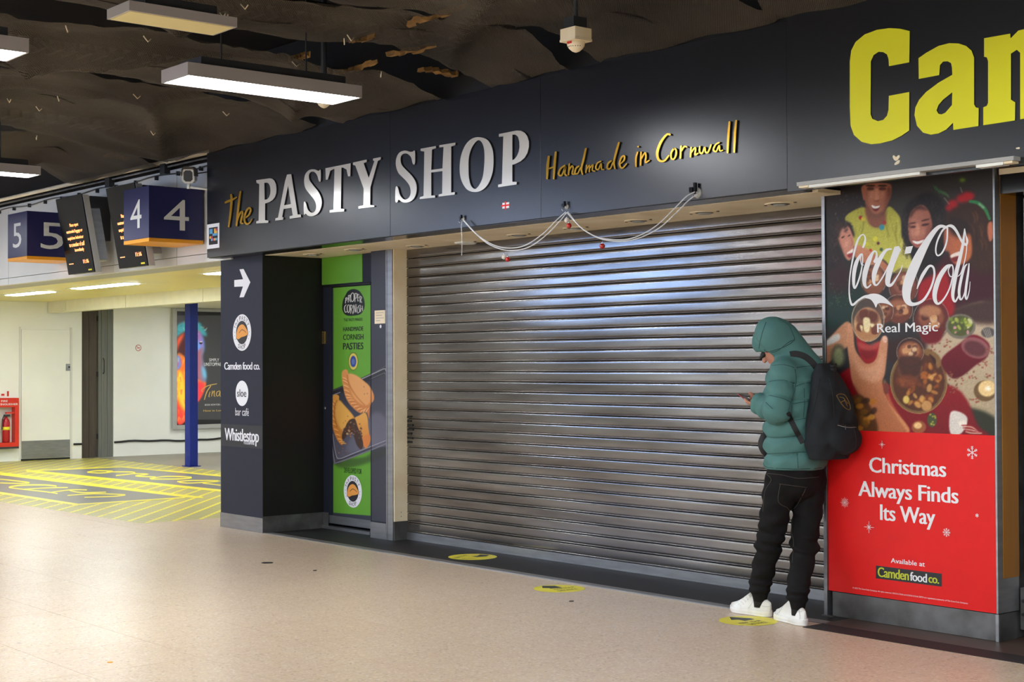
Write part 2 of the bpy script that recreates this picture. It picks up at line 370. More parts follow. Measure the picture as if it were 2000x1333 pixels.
# shutter: dirty galvanised slats, fine hammered relief
def shutter_mat():
    m, N, L = nt('galvanised_slat'); b = N['Principled BSDF']; g = N.new('ShaderNodeNewGeometry')
    mp = N.new('ShaderNodeMapping'); L.new(g.outputs['Position'], mp.inputs[0]); mp.inputs['Scale'].default_value = (.35, 1, 3)
    n = N.new('ShaderNodeTexNoise'); n.inputs['Scale'].default_value = 3; n.inputs['Detail'].default_value = 6; L.new(mp.outputs[0], n.inputs['Vector'])
    r = N.new('ShaderNodeValToRGB'); e = r.color_ramp.elements
    e[0].position = .3; e[0].color = tuple(lin((94, 89, 85)))+(1,); e[1].position = .7; e[1].color = tuple(lin((134, 130, 126)))+(1,)
    L.new(n.outputs['Fac'], r.inputs[0]); L.new(r.outputs[0], b.inputs['Base Color'])
    b.inputs['Metallic'].default_value = .8; b.inputs['Roughness'].default_value = .12
    n2 = N.new('ShaderNodeTexNoise'); n2.inputs['Scale'].default_value = 1; n2.inputs['Detail'].default_value = 2
    m2 = N.new('ShaderNodeMapping'); m2.inputs['Scale'].default_value = (160, 160, 420); L.new(g.outputs['Position'], m2.inputs[0]); L.new(m2.outputs[0], n2.inputs['Vector'])
    bp = N.new('ShaderNodeBump'); bp.inputs['Strength'].default_value = .12; bp.inputs['Distance'].default_value = .001
    L.new(n2.outputs['Fac'], bp.inputs['Height']); L.new(bp.outputs[0], b.inputs['Normal']); return m
M['slat'] = shutter_mat()
def terrazzo():
    m, N, L = nt('terrazzo'); b = N['Principled BSDF']; g = N.new('ShaderNodeNewGeometry')
    mp = N.new('ShaderNodeMapping'); L.new(g.outputs['Position'], mp.inputs[0]); mp.inputs['Scale'].default_value = (1, 1, .01)
    v = N.new('ShaderNodeTexVoronoi'); v.inputs['Scale'].default_value = 85; L.new(mp.outputs[0], v.inputs['Vector'])
    r = N.new('ShaderNodeValToRGB'); e = r.color_ramp.elements; r.color_ramp.interpolation = 'CONSTANT'
    cols = [(0, (196, 170, 140)), (.12, (214, 194, 168)), (.3, (206, 182, 152)), (.45, (222, 206, 186)), (.55, (204, 178, 160)), (.75, (216, 192, 150)), (.9, (232, 222, 208)), (.965, (150, 122, 98))]
    e[0].color = tuple(lin(cols[0][1]))+(1,); e[1].position = .12; e[1].color = tuple(lin(cols[1][1]))+(1,)
    for p, c in cols[2:]:
        q = e.new(p); q.color = tuple(lin(c))+(1,)
    sx = N.new('ShaderNodeSeparateColor'); L.new(v.outputs['Color'], sx.inputs[0]); L.new(sx.outputs[0], r.inputs[0])
    v2 = N.new('ShaderNodeTexNoise'); v2.inputs['Scale'].default_value = 1.2; v2.inputs['Detail'].default_value = 3; L.new(mp.outputs[0], v2.inputs['Vector'])
    mx = N.new('ShaderNodeMix'); mx.data_type = 'RGBA'; mx.inputs[0].default_value = .45
    mx.inputs[7].default_value = tuple(lin((212, 190, 164)))+(1,); L.new(r.outputs[0], mx.inputs[6])
    m3 = N.new('ShaderNodeMix'); m3.data_type = 'RGBA'; m3.blend_type = 'MULTIPLY'; L.new(v2.outputs['Fac'], m3.inputs[0])
    L.new(mx.outputs[2], m3.inputs[6]); m3.inputs[7].default_value = (.9, .87, .84, 1)
    # sparse dark scuffs
    v3 = N.new('ShaderNodeTexVoronoi'); v3.inputs['Scale'].default_value = 3.1; L.new(mp.outputs[0], v3.inputs['Vector'])
    lt = N.new('ShaderNodeMath'); lt.operation = 'LESS_THAN'; lt.inputs[1].default_value = .035; L.new(v3.outputs['Distance'], lt.inputs[0])
    m4 = N.new('ShaderNodeMix'); m4.data_type = 'RGBA'; L.new(lt.outputs[0], m4.inputs[0]); L.new(m3.outputs[2], m4.inputs[6]); m4.inputs[7].default_value = tuple(lin((140, 116, 96)))+(1,)
    L.new(m4.outputs[2], b.inputs['Base Color']); b.inputs['Roughness'].default_value = .2; b.inputs['Specular IOR Level'].default_value = .6
    n4 = N.new('ShaderNodeTexNoise'); n4.inputs['Scale'].default_value = 2; L.new(g.outputs['Position'], n4.inputs['Vector'])
    mr = N.new('ShaderNodeMapRange'); mr.inputs[3].default_value = .27; mr.inputs[4].default_value = .37; L.new(n4.outputs['Fac'], mr.inputs[0]); L.new(mr.outputs[0], b.inputs['Roughness'])
    return m
M['terrazzo'] = terrazzo()
def net_mat():
    m, N, L = nt('debris_netting'); b = N['Principled BSDF']; g = N.new('ShaderNodeNewGeometry'); out = N['Material Output']
    n = N.new('ShaderNodeTexNoise'); n.inputs['Scale'].default_value = 1.1; n.inputs['Detail'].default_value = 6; L.new(g.outputs['Position'], n.inputs['Vector'])
    r = N.new('ShaderNodeValToRGB'); e = r.color_ramp.elements; e[0].position = .3; e[0].color = tuple(lin((46, 40, 34)))+(1,); e[1].position = .72; e[1].color = tuple(lin((86, 78, 65)))+(1,)
    L.new(n.outputs['Fac'], r.inputs[0]); L.new(r.outputs[0], b.inputs['Base Color']); b.inputs['Roughness'].default_value = .85
    t = N.new('ShaderNodeBsdfTransparent'); mx = N.new('ShaderNodeMixShader'); L.new(t.outputs[0], mx.inputs[1]); L.new(b.outputs[0], mx.inputs[2])
    w = []
    for ang in (0.75, -.75):
        mp = N.new('ShaderNodeMapping'); mp.inputs['Rotation'].default_value = (0, 0, ang); L.new(g.outputs['Position'], mp.inputs[0])
        q = N.new('ShaderNodeTexWave'); q.inputs['Scale'].default_value = 32; q.bands_direction = 'X'; L.new(mp.outputs[0], q.inputs['Vector']); w.append(q)
    a = N.new('ShaderNodeMath'); a.operation = 'MAXIMUM'; L.new(w[0].outputs['Fac'], a.inputs[0]); L.new(w[1].outputs['Fac'], a.inputs[1])
    mr = N.new('ShaderNodeMapRange'); mr.inputs[1].default_value = .45; mr.inputs[2].default_value = .8; mr.inputs[3].default_value = .35; mr.inputs[4].default_value = 1
    L.new(a.outputs[0], mr.inputs[0]); L.new(mr.outputs[0], mx.inputs[0]); L.new(mx.outputs[0], out.inputs['Surface']); return m
M['net'] = net_mat()
# ================================================================ THE HALL: floor, walls, ceiling void
XW = -23.0                      # end wall of the passage
def struct(name, x0, x1, y0, y1, z0, z1, m, parent=None):
    o = box(name, x0, x1, y0, y1, z0, z1, m, parent); o['kind'] = 'structure'; return o
floor = struct('floor', -26, 5, -9, 14, -.06, -.004, M['joint'])
struct('wall_right', 5, 5.2, -9.2, 14, 0, 4.4, M['offwhite'])
struct('ceiling', -26, 5.2, -9.2, 7.6, 4.15, 4.3, M['void'])
struct('wall_shop', -12.1, 5, 7.62, 7.75, 0, 4.15, M['navy_dk'])
struct('wall_left', XW-.2, XW, -9, 10.13, -.01, 4.2, M['white'])
struct('wall_back', XW-.2, XW, 10.67, 14, -.01, 2.6, M['white'])
struct('wall_side', -26, -12, 14, 14.2, 0, 2.6, M['offwhite'])
struct('wall_corner', -12.26, -12.1, 6.95, 14, 0, 2.6, M['offwhite'])
# terrazzo tiles, laid on a 615 mm grid
T = .615
tm = MB().box(0, T-.002, 0, T-.002, -.0045, 0)
tme = None; cand = []
for i in range(-31, 20):
    for j in range(-20, 14):
        x = -6.82+T*i; y = 3.01+T*j; cx, cy = x+T/2, y+T/2
        if x < XW-.3 or x > 4.5 or y < -8.9 or y > 10.3: continue
        if y > 6.7-T*.99 and x > -12.3-T*.3 and y+T > 6.75: yy = 6.742
        else: yy = None
        if x > -12.4 and y > 6.74: continue
        q = proj((cx, cy, 0)); d = np.array([cx, cy, -EYE])@fw
        vis = d > 1 and -60 < q[0] < 2060 and q[1] < 1420
        cand.append((0 if not vis else 1/d**3, x, y, yy))
cand.sort(key=lambda t: -t[0]); rest = MB(); nt_ = 0
for a, x, y, yy in cand:
    x1 = x+T-.002; y1 = min(y+T-.002, yy or 99)
    if yy and x < -12.3: y1 = y+T-.002
    y1 = min(y1, 10.34)
    if y1 <= y+.01: continue
    if a > 0 and nt_ < 300 and y1 > y+T-.01:
        if tme is None: tme = MB().box(0, T-.002, 0, T-.002, -.0045, 0).build('tile', M['terrazzo'], floor); tme.location = (x, y, 0)
        else: dup(tme, floor, (x, y, 0))
        nt_ += 1
    elif a > 0 and nt_ < 300:
        MB().box(x, x1, y, y1, -.0045, 0).build('tile', M['terrazzo'], floor); nt_ += 1
    else: rest.box(x, x1, y, y1, -.0045, 0)
rest.build('tile_field', M['terrazzo'], floor, kind='stuff')
struct('trim_1', -12.3, -11.56, 6.742, 7.6, -.004, 0, M['rubber'])
st = struct('trim_2', -11.54, -5.42, 6.83, 7.62, -.004, .003, M['rubber']); struct('trim_3', -11.56, -5.42, 6.752, 6.83, -.004, .0032, M['mat_edge'])
struct('trim_4', -11.56, -5.42, 6.742, 6.752, -.004, .006, M['steel'])
struct('trim_5', -5.42, 4, 6.57, 6.74, -.004, .003, M['rubber']); struct('trim_6', -5.42, 4, 6.74, 7.6, -.004, .0034, M['brown_edge'])
struct('trim_7', -26, -12, 10.345, 14, -.004, .004, M['asphalt'])
# low passage: ceiling, beam, white panel band over the opening
pc = struct('ceiling_passage', -26, -12.1, 6.95, 9.56, 2.49, 2.55, M['passage'])
struct('ceiling_platform', -26, -12.1, 9.7, 14, 2.44, 2.55, M['beam'])
bm = thing('beam', (-18, 9.6, 2.31), 'pale boxed beam crossing below the yellowish passage ceiling', 'beam')
xs = [-22.99, -22.3, -20.2, -17.9, -15.5, -12.3]
for a, b in zip(xs[:-1], xs[1:]): box('panel', a, b-.012, 9.56, 9.7, 2.31, 2.49, M['beam'], bm)
band = thing('wall_passage', (-17, 6.72, 2.42), None, None); band['kind'] = 'structure'
xs = [-23, -19.9, -17.3, -14.47, -13.1, -12.05]
for a, b in zip(xs[:-1], xs[1:]):
    box('panel', a+.004, b-.004, 6.72, 6.78, 2.5, 3.34, M['offwhite'], band)
    box('panel', a+.004, b-.004, 6.72, 6.78, 2.42, 2.494, M['offwhite'], band)
box('soffit_lip', -23, -12.1, 6.78, 7.1, 2.42, 2.44, M['grey'], band); box('backing', -23, -12.1, 6.78, 6.95, 2.44, 4.15, M['void'], band)
rl = thing('conduit', (-17, 6.66, 3.4), 'cream conduit and cable run along the top of the white panel band', 'pipe')
MB().tube([(-23, 6.68, 3.42), (-12.1, 6.68, 3.42)], .022, 8).build('pipe', M['cream'], rl, True)
MB().tube([(-23, 6.70, 3.375), (-12.1, 6.70, 3.375)], .012, 6).build('pipe', M['steel_dk'], rl, True)
cbl = [(x, 6.70, 3.30+.012*math.sin(x*5)) for x in np.arange(-23, -12.2, .15)]
MB().tube(cbl, .007, 5).build('cable', M['steel_dk'], rl, True)
for x in np.arange(-22.5, -12.4, .45): MB().box(x, x+.02, 6.685, 6.72, 3.27, 3.31).build('clip', M['dgrey'], rl)
# recessed lights of the low ceiling
for k, (p, q) in enumerate([((11, 577), (108, 569.5)), ((150, 564.5), (262, 552.5)), ((412, 536), (500, 526))]):
    a = on(*p, 2, 2.488); b = on(*q, 2, 2.488); y = (a[1]+b[1])/2
    t = thing('recessed_light', ((a[0]+b[0])/2, y, 2.48), ['recessed strip light in the yellowish passage ceiling, below platform sign 5', 'recessed strip light in the yellowish passage ceiling, below the left departure board', 'recessed strip light in the yellowish passage ceiling, half hidden by the sign pillar'][k], 'ceiling light', 'recessed lights of the passage ceiling')
    box('frame', a[0], b[0], y-.14, y+.14, 2.484, 2.49, M['white'], t)
    MB().prism([(a[0]+.03+(b[0]-a[0]-.06)*u, y+.11*v) for u, v in [(0, -.4), (.05, -1), (.95, -1), (1, -.4), (1, .4), (.95, 1), (.05, 1), (0, .4)]], ('Z', 2.48), 0, .003).build('diffuser', M['lamp_low'], t)
for x, y in ((-21, 12.3), (-17.5, 12.3), (-14, 12.3)):
    t = thing('recessed_light', (x, y, 2.43), 'strip light in the ceiling beyond the beam, '+{-21: 'nearest the blue post', -17.5: 'the middle one', -14: 'hidden by the pillar'}[x], 'ceiling light', 'strip lights beyond the beam')
    box('frame', x-.65, x+.65, y-.12, y+.12, 2.432, 2.44, M['white'], t); box('diffuser', x-.6, x+.6, y-.09, y+.09, 2.428, 2.431, M['lamp_low'], t)
# ================================================================ ROOF VOID, NETS, HANGING LIGHTS
def netz(x, y, ph):
    f = .05*math.sin(1.9*x+ph+.5*math.sin(1.1*y+ph))+.05*abs(math.sin(2.3*x+.8*y+ph))+.035*math.sin(3.1*y+1.3*x+2*ph)+.012*math.sin(9*y+5*x+ph)*math.sin(6*x-2*y)
    r = 1-abs(math.sin(1.35*x-.55*y+ph)); r2 = 1-abs(math.sin(.9*x+1.6*y+1.7*ph)); return f-.11*r**5-.09*r2**7
def net(x0, x1, y0, y1, z, ph, label, tilt=0., edge=0., drop=.1):
    nx = int((x1-x0)/.045); ny = int((y1-y0)/.06); V = []
    for j in range(ny+1):
        for i in range(nx+1):
            u = i/nx; v = j/ny; y = y0+(y1-y0)*v; x = x0+(x1-x0)*u
            w = min(1, 6*min(u, 1-u)); x += .10*math.sin(2.1*y+ph)+.05*math.sin(6.3*y+2*ph+(3 if u > .5 else 0))
            sag = -drop*math.sin(math.pi*u)**.8*(.65+.35*math.cos(2.4*y+ph))
            zz = z+sag+netz(x, y, ph)*w+tilt*(u-.5)
            if y > 6.0: k = min((y-6.0)/.5, 1); zz = zz*(1-k)+k*(3.38+.01*math.sin(9*x))
            V.append((x, y, zz+.012*random.uniform(-1, 1)*(1-w)))
    Fc = [[j*(nx+1)+i, j*(nx+1)+i+1, (j+1)*(nx+1)+i+1, (j+1)*(nx+1)+i] for j in range(ny) for i in range(nx)]
    o = mkobj('debris_net', V, Fc, M['net'], smooth=True); return tag(o, label, 'netting', 'netting sheets slung under the roof')
sheets = [(-3.9, -1.4, 3.56, 1.2), (-5.45, -4.0, 3.54, 3.3), (-7.05, -5.62, 3.52, .4), (-8.12, -7.22, 3.52, 2.2), (-10.0, -8.58, 3.5, 5.1), (-12.9, -10.3, 3.54, 4.4), (-15.2, -13.35, 3.6, .9)]
labs = ['sagging brown netting sheet at the right edge over the lime lettering', 'sagging brown netting sheet over the smoke detector on the box', 'wide brown netting sheet in the middle with torn near edge', 'folded brown netting sheet behind the lit panel light', 'creased brown netting sheet left of the lit panel light', 'brown netting sheet meeting the left end of the shop fascia', 'farthest brown netting sheet above the platform signs']
for k, (a, b, z, ph) in enumerate(sheets): net(a, b, .2, 6.54 if k < 6 else 6.6, z, ph, labs[k], drop=.12)
# battens, cable tray and broken foam above the nets
for k, x in enumerate((-5.52, -8.36, -10.16, -13.12)):
    t = MB().box(x-.12, x+.12, -2, 6.5, 3.72, 3.8)
    for y in np.arange(.3, 6.4, .11): t.box(x-.13, x+.13, y, y+.03, 3.66, 3.72)
    tag(t.build('cable_tray', M['black']), ['black cable tray seen through the torn gap over the shop sign', 'black cable tray over the unlit panel light', 'black cable tray at the left over the lit panel light', 'black cable tray above the platform signs'][k], 'cable tray', 'cable trays in the roof void')
def foam(p, q, w, label):
    n = 14; mb = MB(); V = []
    for i in range(n+1):
        t = i/n; c = np.array(p)*(1-t)+np.array(q)*t+[0, random.uniform(-.02, .02), random.uniform(-.015, .015)]
        for s in (-1, 1):
            for h in (0, .025): V.append(c+np.array([s*w*random.uniform(.6, 1.1), 0, h]))
    Fc = []
    for i in range(n):
        a = i*4; b = a+4; Fc += [[a, a+2, b+2, b], [a+1, b+1, b+3, a+3], [a, b, b+1, a+1], [a+2, a+3, b+3, b+2]]
    Fc += [[0, 1, 3, 2], [n*4, n*4+2, n*4+3, n*4+1]]
    tag(mkobj('foam_strip', V, Fc, M['foam']), label, 'insulation', 'broken orange foam in the roof')
for k, (p, q) in enumerate([((800, 50), (900, 18)), ((690, 84), (730, 72)), ((762, 110), (842, 96)), ((655, 148), (735, 126)), ((820, 138), (892, 150)), ((565, 118), (600, 112)), ((205, 305), (255, 313))]):
    a = on(*p, 2, 3.51); b = on(*q, 2, 3.51); foam(a, b, .045, ['long torn strip of orange foam above the left smoke detector light', 'short orange foam scrap left of the long torn strip', 'orange foam strip beside the black torn gap', 'orange foam strip just over the right end of the lit panel', 'thin orange timber sliver right of the torn gap', 'small orange foam scrap near the middle net', 'yellow foam sliver over the white panel band'][k])
# tie scraps on the nets
TIE = ['above the unlit panel', 'right above the unlit panel', 'left of the unlit panel end', 'right of the unlit panel end', 'topmost by the unlit panel', 'above the big lit panel', 'under the unlit panel', 'left of the unlit panel', 'left of the lit panel', 'far left, under the fold', 'lowest above sign 5', 'just left of the lit panel', 'above sign 4', 'just below the lit panel', 'at the left edge', 'upper by the torn gap', 'lower by the torn gap', 'beside the hanging rod']
for k, (x, y) in enumerate([(385, 15), (395, 10), (430, 25), (445, 28), (470, 8), (570, 120), (280, 70), (128, 50), (112, 188), (70, 208), (72, 265), (260, 184), (294, 256), (435, 218), (14, 193), (678, 68), (672, 75), (745, 140)]):
    a = on(x, y, 2, 3.36); mb = MB(); q = random.uniform(0, 3); mb.tube([a, a+[.03*math.cos(q), .03*math.sin(q), -.03], a+[.05*math.cos(q), .05*math.sin(q), -.01]], .0035, 5)
    tag(mb.build('cable_tie', M['cream'], smooth=True), 'pale cable tie end in the netting, '+TIE[k], 'cable tie', 'pale tie ends on the netting')
COLN = {-2.9: 'over the right end of the hall', 1.8: 'right of and behind the camera', -17.4: 'far left beyond the picture', -7.85: 'in line with the big lit panel', -12.63: 'in line with the left panel over sign 5'}
def panel_light(x0, x1, y0, y1, z, on_, label, group='hanging panel lights'):
    t = thing('panel_light', ((x0+x1)/2, (y0+y1)/2, z), label, 'ceiling light', group)
    h = .075 if on_ else .05
    mb = MB(); mb.box(x0, x1, y0, y0+.012, z, z+h).box(x0, x1, y1-.012, y1, z, z+h).box(x0, x0+.012, y0+.012, y1-.012, z, z+h).box(x1-.012, x1, y0+.012, y1-.012, z, z+h).box(x0+.012, x1-.012, y0+.012, y1-.012, z+.03, z+h)
    mb.build('casing', M['lamp_body'], t)
    box('diffuser', x0+.014, x1-.014, y0+.014, y1-.014, z+.004 if on_ else z-.002, z+.02, M['lamp_on'] if on_ else M['lamp_off'], t)
    box('gear_tray', x0+.03, x1-.03, y0+.1, y1-.1, z+h, z+h+.05, M['dgrey'], t)
    for y in (y0+.3, y1-.3): MB().tube([((x0+x1)/2, y, z+h+.05), ((x0+x1)/2, y, 4.15)], .006, 6).build('hanging_rod', M['dgrey'], t)
    return t
panel_light(-8.03, -7.705, 4.02, 5.2, 3.1, True, 'lit white panel light hanging over the shop sign, the whole of it in view')
panel_light(-7.98, -7.68, 1.9, 3.09, 3.1, True, 'lit panel light cut off by the left edge, near the top')
panel_light(-12.77, -12.5, 3.95, 5.135, 3.1, True, 'lit panel light cut off by the left edge, above platform sign 5')
panel_light(-7.16, -6.905, 3.285, 3.885, 3.21, False, 'unlit yellowed panel light near the top left corner')
for x in (-2.9, 1.8, -17.4):
    for y in (-6.5, -4.4, -2.3, -.2, 1.9, 4.0):
        panel_light(x-.16, x+.16, y, y+1.19, 3.1, True, 'lit panel light %s, %s from the shop' % (COLN[x], {4.0: 'nearest', 1.9: 'second', 1.85: 'second', -.2: 'third', -2.3: 'fourth', -4.4: 'fifth', -6.5: 'sixth'}[y]), 'panel lights outside the picture')
for x in (-7.85, -12.63):
    for y in (-6.5, -4.4, -2.3, -.2) if x > -8 else (-6.5, -4.4, -2.3, -.2, 1.85):
        panel_light(x-.16, x+.16, y, y+1.19, 3.1, True, 'lit panel light %s, %s from the shop' % (COLN[x], {4.0: 'nearest', 1.9: 'second', 1.85: 'second', -.2: 'third', -2.3: 'fourth', -4.4: 'fifth', -6.5: 'sixth'}[y]), 'panel lights outside the picture')
# smoke detectors
def detector(c, s, label, boxed):
    t = thing('smoke_detector', c, label, 'smoke detector'); x, y, z = c
    if boxed:
        box('mounting_box', x-s, x+s, y-s, y+s, z, z+s*.95, M['cream'], t); box('lid', x-s*1.04, x+s*1.04, y-s*1.04, y+s*1.04, z-s*.22, z-.001, M['cream'], t)
        box('bracket', x-s*.9, x+s*.5, y-s*.7, y+s*.9, z+s*.95, z+s*2.0, M['dgrey'], t); MB().tube([(x, y, z+s*2), (x, y, 4.15)], .012, 8).build('hanging_rod', M['dgrey'], t); z -= s*.22
    MB().lathe([(s*.8, 0), (s*.82, -s*.15), (s*.78, -s*.4), (s*.62, -s*.62), (s*.35, -s*.85), (s*.1, -s*.95), (.002, -s*.96)], (x, y, z), 24).build('sensor_dome', M['cream'], t, True)
    MB().box(x-s*.25, x+s*.3, y-s*.86, y-s*.80, z-s*.25, z-s*.04).build('red_tag', M['red'], t)
    for k in range(9):
        q = -2.6+k*.3; MB().box(x+s*.72*math.cos(q)-.002, x+s*.72*math.cos(q)+.002, y+s*.72*math.sin(q)-.002, y+s*.72*math.sin(q)+.002, z-s*.5, z-s*.42).build('vent_slot', M['dgrey'], t)
    if not boxed: MB().tube([(x, y, z), (x, y, 4.15)], .02, 8).build('stem', M['dgrey'], t)
detector((-5.875, 5.315, 3.165), .058, 'cream smoke detector on a square box, right of the broken ceiling', True)
detector((-8.45, 5.40, 3.21), .055, 'white domed smoke detector peeping out below the lit panel light', False)
# ================================================================ SHOP FASCIA AND LETTERING
YF = 6.55
PF = ('Y', YF)
def crop(x0, y0, s): return lambda pts: [tuple([x0+p[0]*s, y0+p[1]*s]+[q*s for q in p[2:]]) for p in pts]
cA, cB, cD = crop(400, 180, .3), crop(880, 180, .34), crop(1480, 0, .3)
cE, cF, cG = crop(420, 480, .22512), crop(430, 600, .225), crop(420, 740, .24756)
fas = thing('shop_fascia', (-8.85, YF, 2.425), 'long dark glossy fascia with silver and gold raised lettering', 'shop sign')
xs = [-12.19, onp(762, 300, PF)[0], onp(1056, 300, PF)[0], -5.49]
for a, b in zip(xs[:-1], xs[1:]):
    box('panel', a+.0015, b-.0015, YF, YF+.02, 2.432, 3.375, M['fascia'], fas, bevel=.001)
box('backing', -12.19, -5.5, YF+.021, YF+.2, 2.45, 4.14, M['black'], fas)
box('underside', -12.19, -5.49, YF+.0205, 6.765, 2.428, 2.449, M['fascia_edge'], fas)
def letter(groups, name, m, edge, parent, pl, px=True, th=.009, stand=.002):
    o = fill(groups, pl, name, m, parent, d=stand, th=th, px=px)
    me = o.data; me.materials.append(edge); n = {'Y': 1, 'X': 0, 'Z': 2}[pl[0]]
    for p in me.polygons:
        if abs(p.normal[n]) < .7: p.material_index = 1
    return o
L_SILVER = {
 'P': [[(342,575),(360,572),(430,562),(447,566),(461,579),(471,602),(474,632),(472,660),(464,684),(449,703),(428,717),(400,726),(400,835),(422,838),(420,852),(342,856),(343,842),(358,838),(362,600),(344,592)], [(395,592),(412,590),(424,597),(432,615),(435,640),(433,665),(425,686),(413,699),(397,703)]],
 'A': [[(543,538),(570,535),(612,798),(632,798),(634,815),(560,826),(560,809),(580,804),(572,754),(520,762),(511,814),(520,818),(516,832),(465,838),(468,822),(484,818),(530,580)], [(549,610),(568,730),(524,738)]],
 'S': [[(762,510),(762,578),(750,580),(740,545),(722,522),(700,520),(686,540),(690,575),(715,610),(750,655),(768,705),(765,750),(745,790),(710,808),(680,806),(664,792),(653,797),(652,720),(665,722),(678,765),(700,786),(723,778),(733,745),(722,705),(690,665),(662,625),(654,580),(662,535),(688,508),(720,504),(745,514),(752,511)]],
 'T': [[(793,497),(957,464),(955,548),(940,550),(930,505),(905,492),(897,493),(893,760),(915,762),(914,778),(820,786),(820,770),(845,766),(852,501),(825,512),(808,570),(795,572)]],
 'Y': [[(972,460),(1062,440),(1062,455),(1042,463),(1075,560),(1112,450),(1103,447),(1103,434),(1154,424),(1152,440),(1135,448),(1086,620),(1084,736),(1110,740),(1110,748),(1008,760),(1008,745),(1040,738),(1042,630),(988,480),(972,474)]],
 'S2': [[(1376,385),(1376,465),(1362,468),(1350,425),(1325,402),(1300,403),(1283,425),(1287,470),(1315,505),(1355,545),(1382,590),(1387,640),(1372,690),(1340,716),(1300,720),(1270,702),(1262,716),(1248,712),(1250,622),(1265,622),(1278,670),(1305,700),(1335,690),(1348,655),(1340,610),(1310,570),(1270,530),(1252,480),(1255,430),(1275,395),(1310,382),(1345,390),(1362,388)]],
 'H': [[(1413,370),(1512,352),(1512,366),(1487,375),(1482,508),(1555,498),(1562,358),(1535,361),(1535,347),(1640,330),(1638,346),(1612,355),(1612,655),(1636,652),(1635,668),(1530,682),(1530,668),(1553,662),(1555,515),(1482,525),(1482,675),(1508,673),(1507,688),(1407,698),(1408,685),(1432,678),(1437,388),(1413,384)]],
 'O': [cr([(1667,510),(1675,420),(1705,345),(1750,303),(1800,295),(1850,315),(1880,370),(1888,440),(1882,520),(1855,595),(1815,638),(1765,652),(1715,635),(1680,580)], 4, True), cr([(1725,500),(1728,420),(1750,355),(1785,315),(1812,330),(1827,380),(1828,460),(1818,550),(1795,605),(1768,632),(1742,612),(1728,560)], 4, True)]}
for k, g in L_SILVER.items():
    letter([[cA(cr(l, 3, True) if k[0] == 'S' else l) for l in g]], 'letter', M['letter'], M['edge_dk'], fas, PF)
letter([[cB(l) for l in [[(285,242),(385,222),(410,223),(432,234),(448,255),(457,285),(457,315),(449,350),(433,378),(408,400),(375,415),(362,418),(362,516),(388,517),(386,532),(280,548),(280,533),(302,528),(310,255),(285,258)], [(362,245),(380,245),(394,257),(402,285),(403,318),(398,345),(387,370),(374,386),(362,392)]]]], 'letter', M['letter'], M['edge_dk'], fas, PF)
GA = [[[(140,722,12),(160,712,15),(190,700,13),(215,685,8)], [(178,668,13),(182,700,15),(176,780,14),(163,880,10)]],
      [[(240,648,12),(232,700,14),(222,790,14),(214,872,12)], [(216,850,8),(232,800,12),(250,778,12),(252,800,12),(242,850,12),(258,856,8)]],
      [[(268,822,8),(295,800,11),(307,765,12),(292,757,12),(272,790,13),(266,835,13),(280,860,12),(300,850,9),(316,826,6)]]]
GB = [[[(572,370,13),(565,430,15),(562,500,10)], [(612,345,12),(605,420,14),(600,500,10)], [(575,440,9),(608,428,8)]],
 [[(665,422,9),(640,440,10),(628,472,11),(645,480,9),(660,450,9),(668,428,9),(664,470,9),(677,482,8)]],
 [[(690,412,9),(685,477,9)], [(688,452,7),(705,425,9),(712,440,9),(706,470,9),(722,472,7)]],
 [[(747,425,8),(728,440,10),(722,468,10),(738,468,8),(754,435,8)], [(785,325,11),(771,390,12),(759,440,11),(766,475,9)]],
 [[(790,420,8),(785,465,8)], [(790,445,6),(806,420,8),(804,460,8)], [(806,440,6),(826,418,8),(822,450,8),(838,455,6)]],
 [[(872,398,8),(850,410,9),(842,438,10),(857,445,8),(872,412,8),(875,443,8),(890,445,6)]],
 [[(932,395,8),(913,410,10),(908,438,10),(925,440,8),(941,405,8)], [(975,290,11),(958,350,12),(946,405,11),(953,442,8)]],
 [[(985,412,7),(1004,392,9),(1005,368,9),(988,378,10),(978,414,11),(992,438,9),(1020,412,6)]],
 [[(1082,345,9),(1073,380,11),(1073,430,9)], [(1083,316,11),(1087,314,11)]],
 [[(1102,345,9),(1099,422,9)], [(1105,382,8),(1124,350,9),(1130,370,9),(1128,405,9),(1150,392,7)]],
 [[(1270,247,10),(1250,245,11),(1215,290,14),(1195,350,15),(1205,392,13),(1235,396,11),(1262,365,8)]],
 [[(1292,325,9),(1276,348,10),(1275,380,10),(1290,386,9),(1304,360,9),(1302,332,9),(1290,325,9)]],
 [[(1332,310,9),(1328,382,10)], [(1334,340,7),(1350,314,9),(1366,318,7)]],
 [[(1390,318,9),(1386,374,9)], [(1392,347,7),(1411,320,9),(1415,335,9),(1412,362,9),(1430,352,7)]],
 [[(1440,312,8),(1438,342,9),(1452,353,9),(1468,318,8),(1472,345,9),(1487,346,9),(1505,302,8)]],
 [[(1552,290,8),(1529,305,9),(1518,333,10),(1534,342,8),(1551,308,8),(1555,338,8),(1572,334,6)]],
 [[(1610,172,12),(1603,260,13),(1599,350,10)]], [[(1648,165,12),(1641,250,13),(1637,347,10)]]]
for sc_, G in ((cA, GA), (cB, GB)):
    for g in G: letter([[ribbon(sc_(s), 5)] for s in g], 'letter', M['gold'], M['edge_dk'], fas, PF, th=.009, stand=.003)
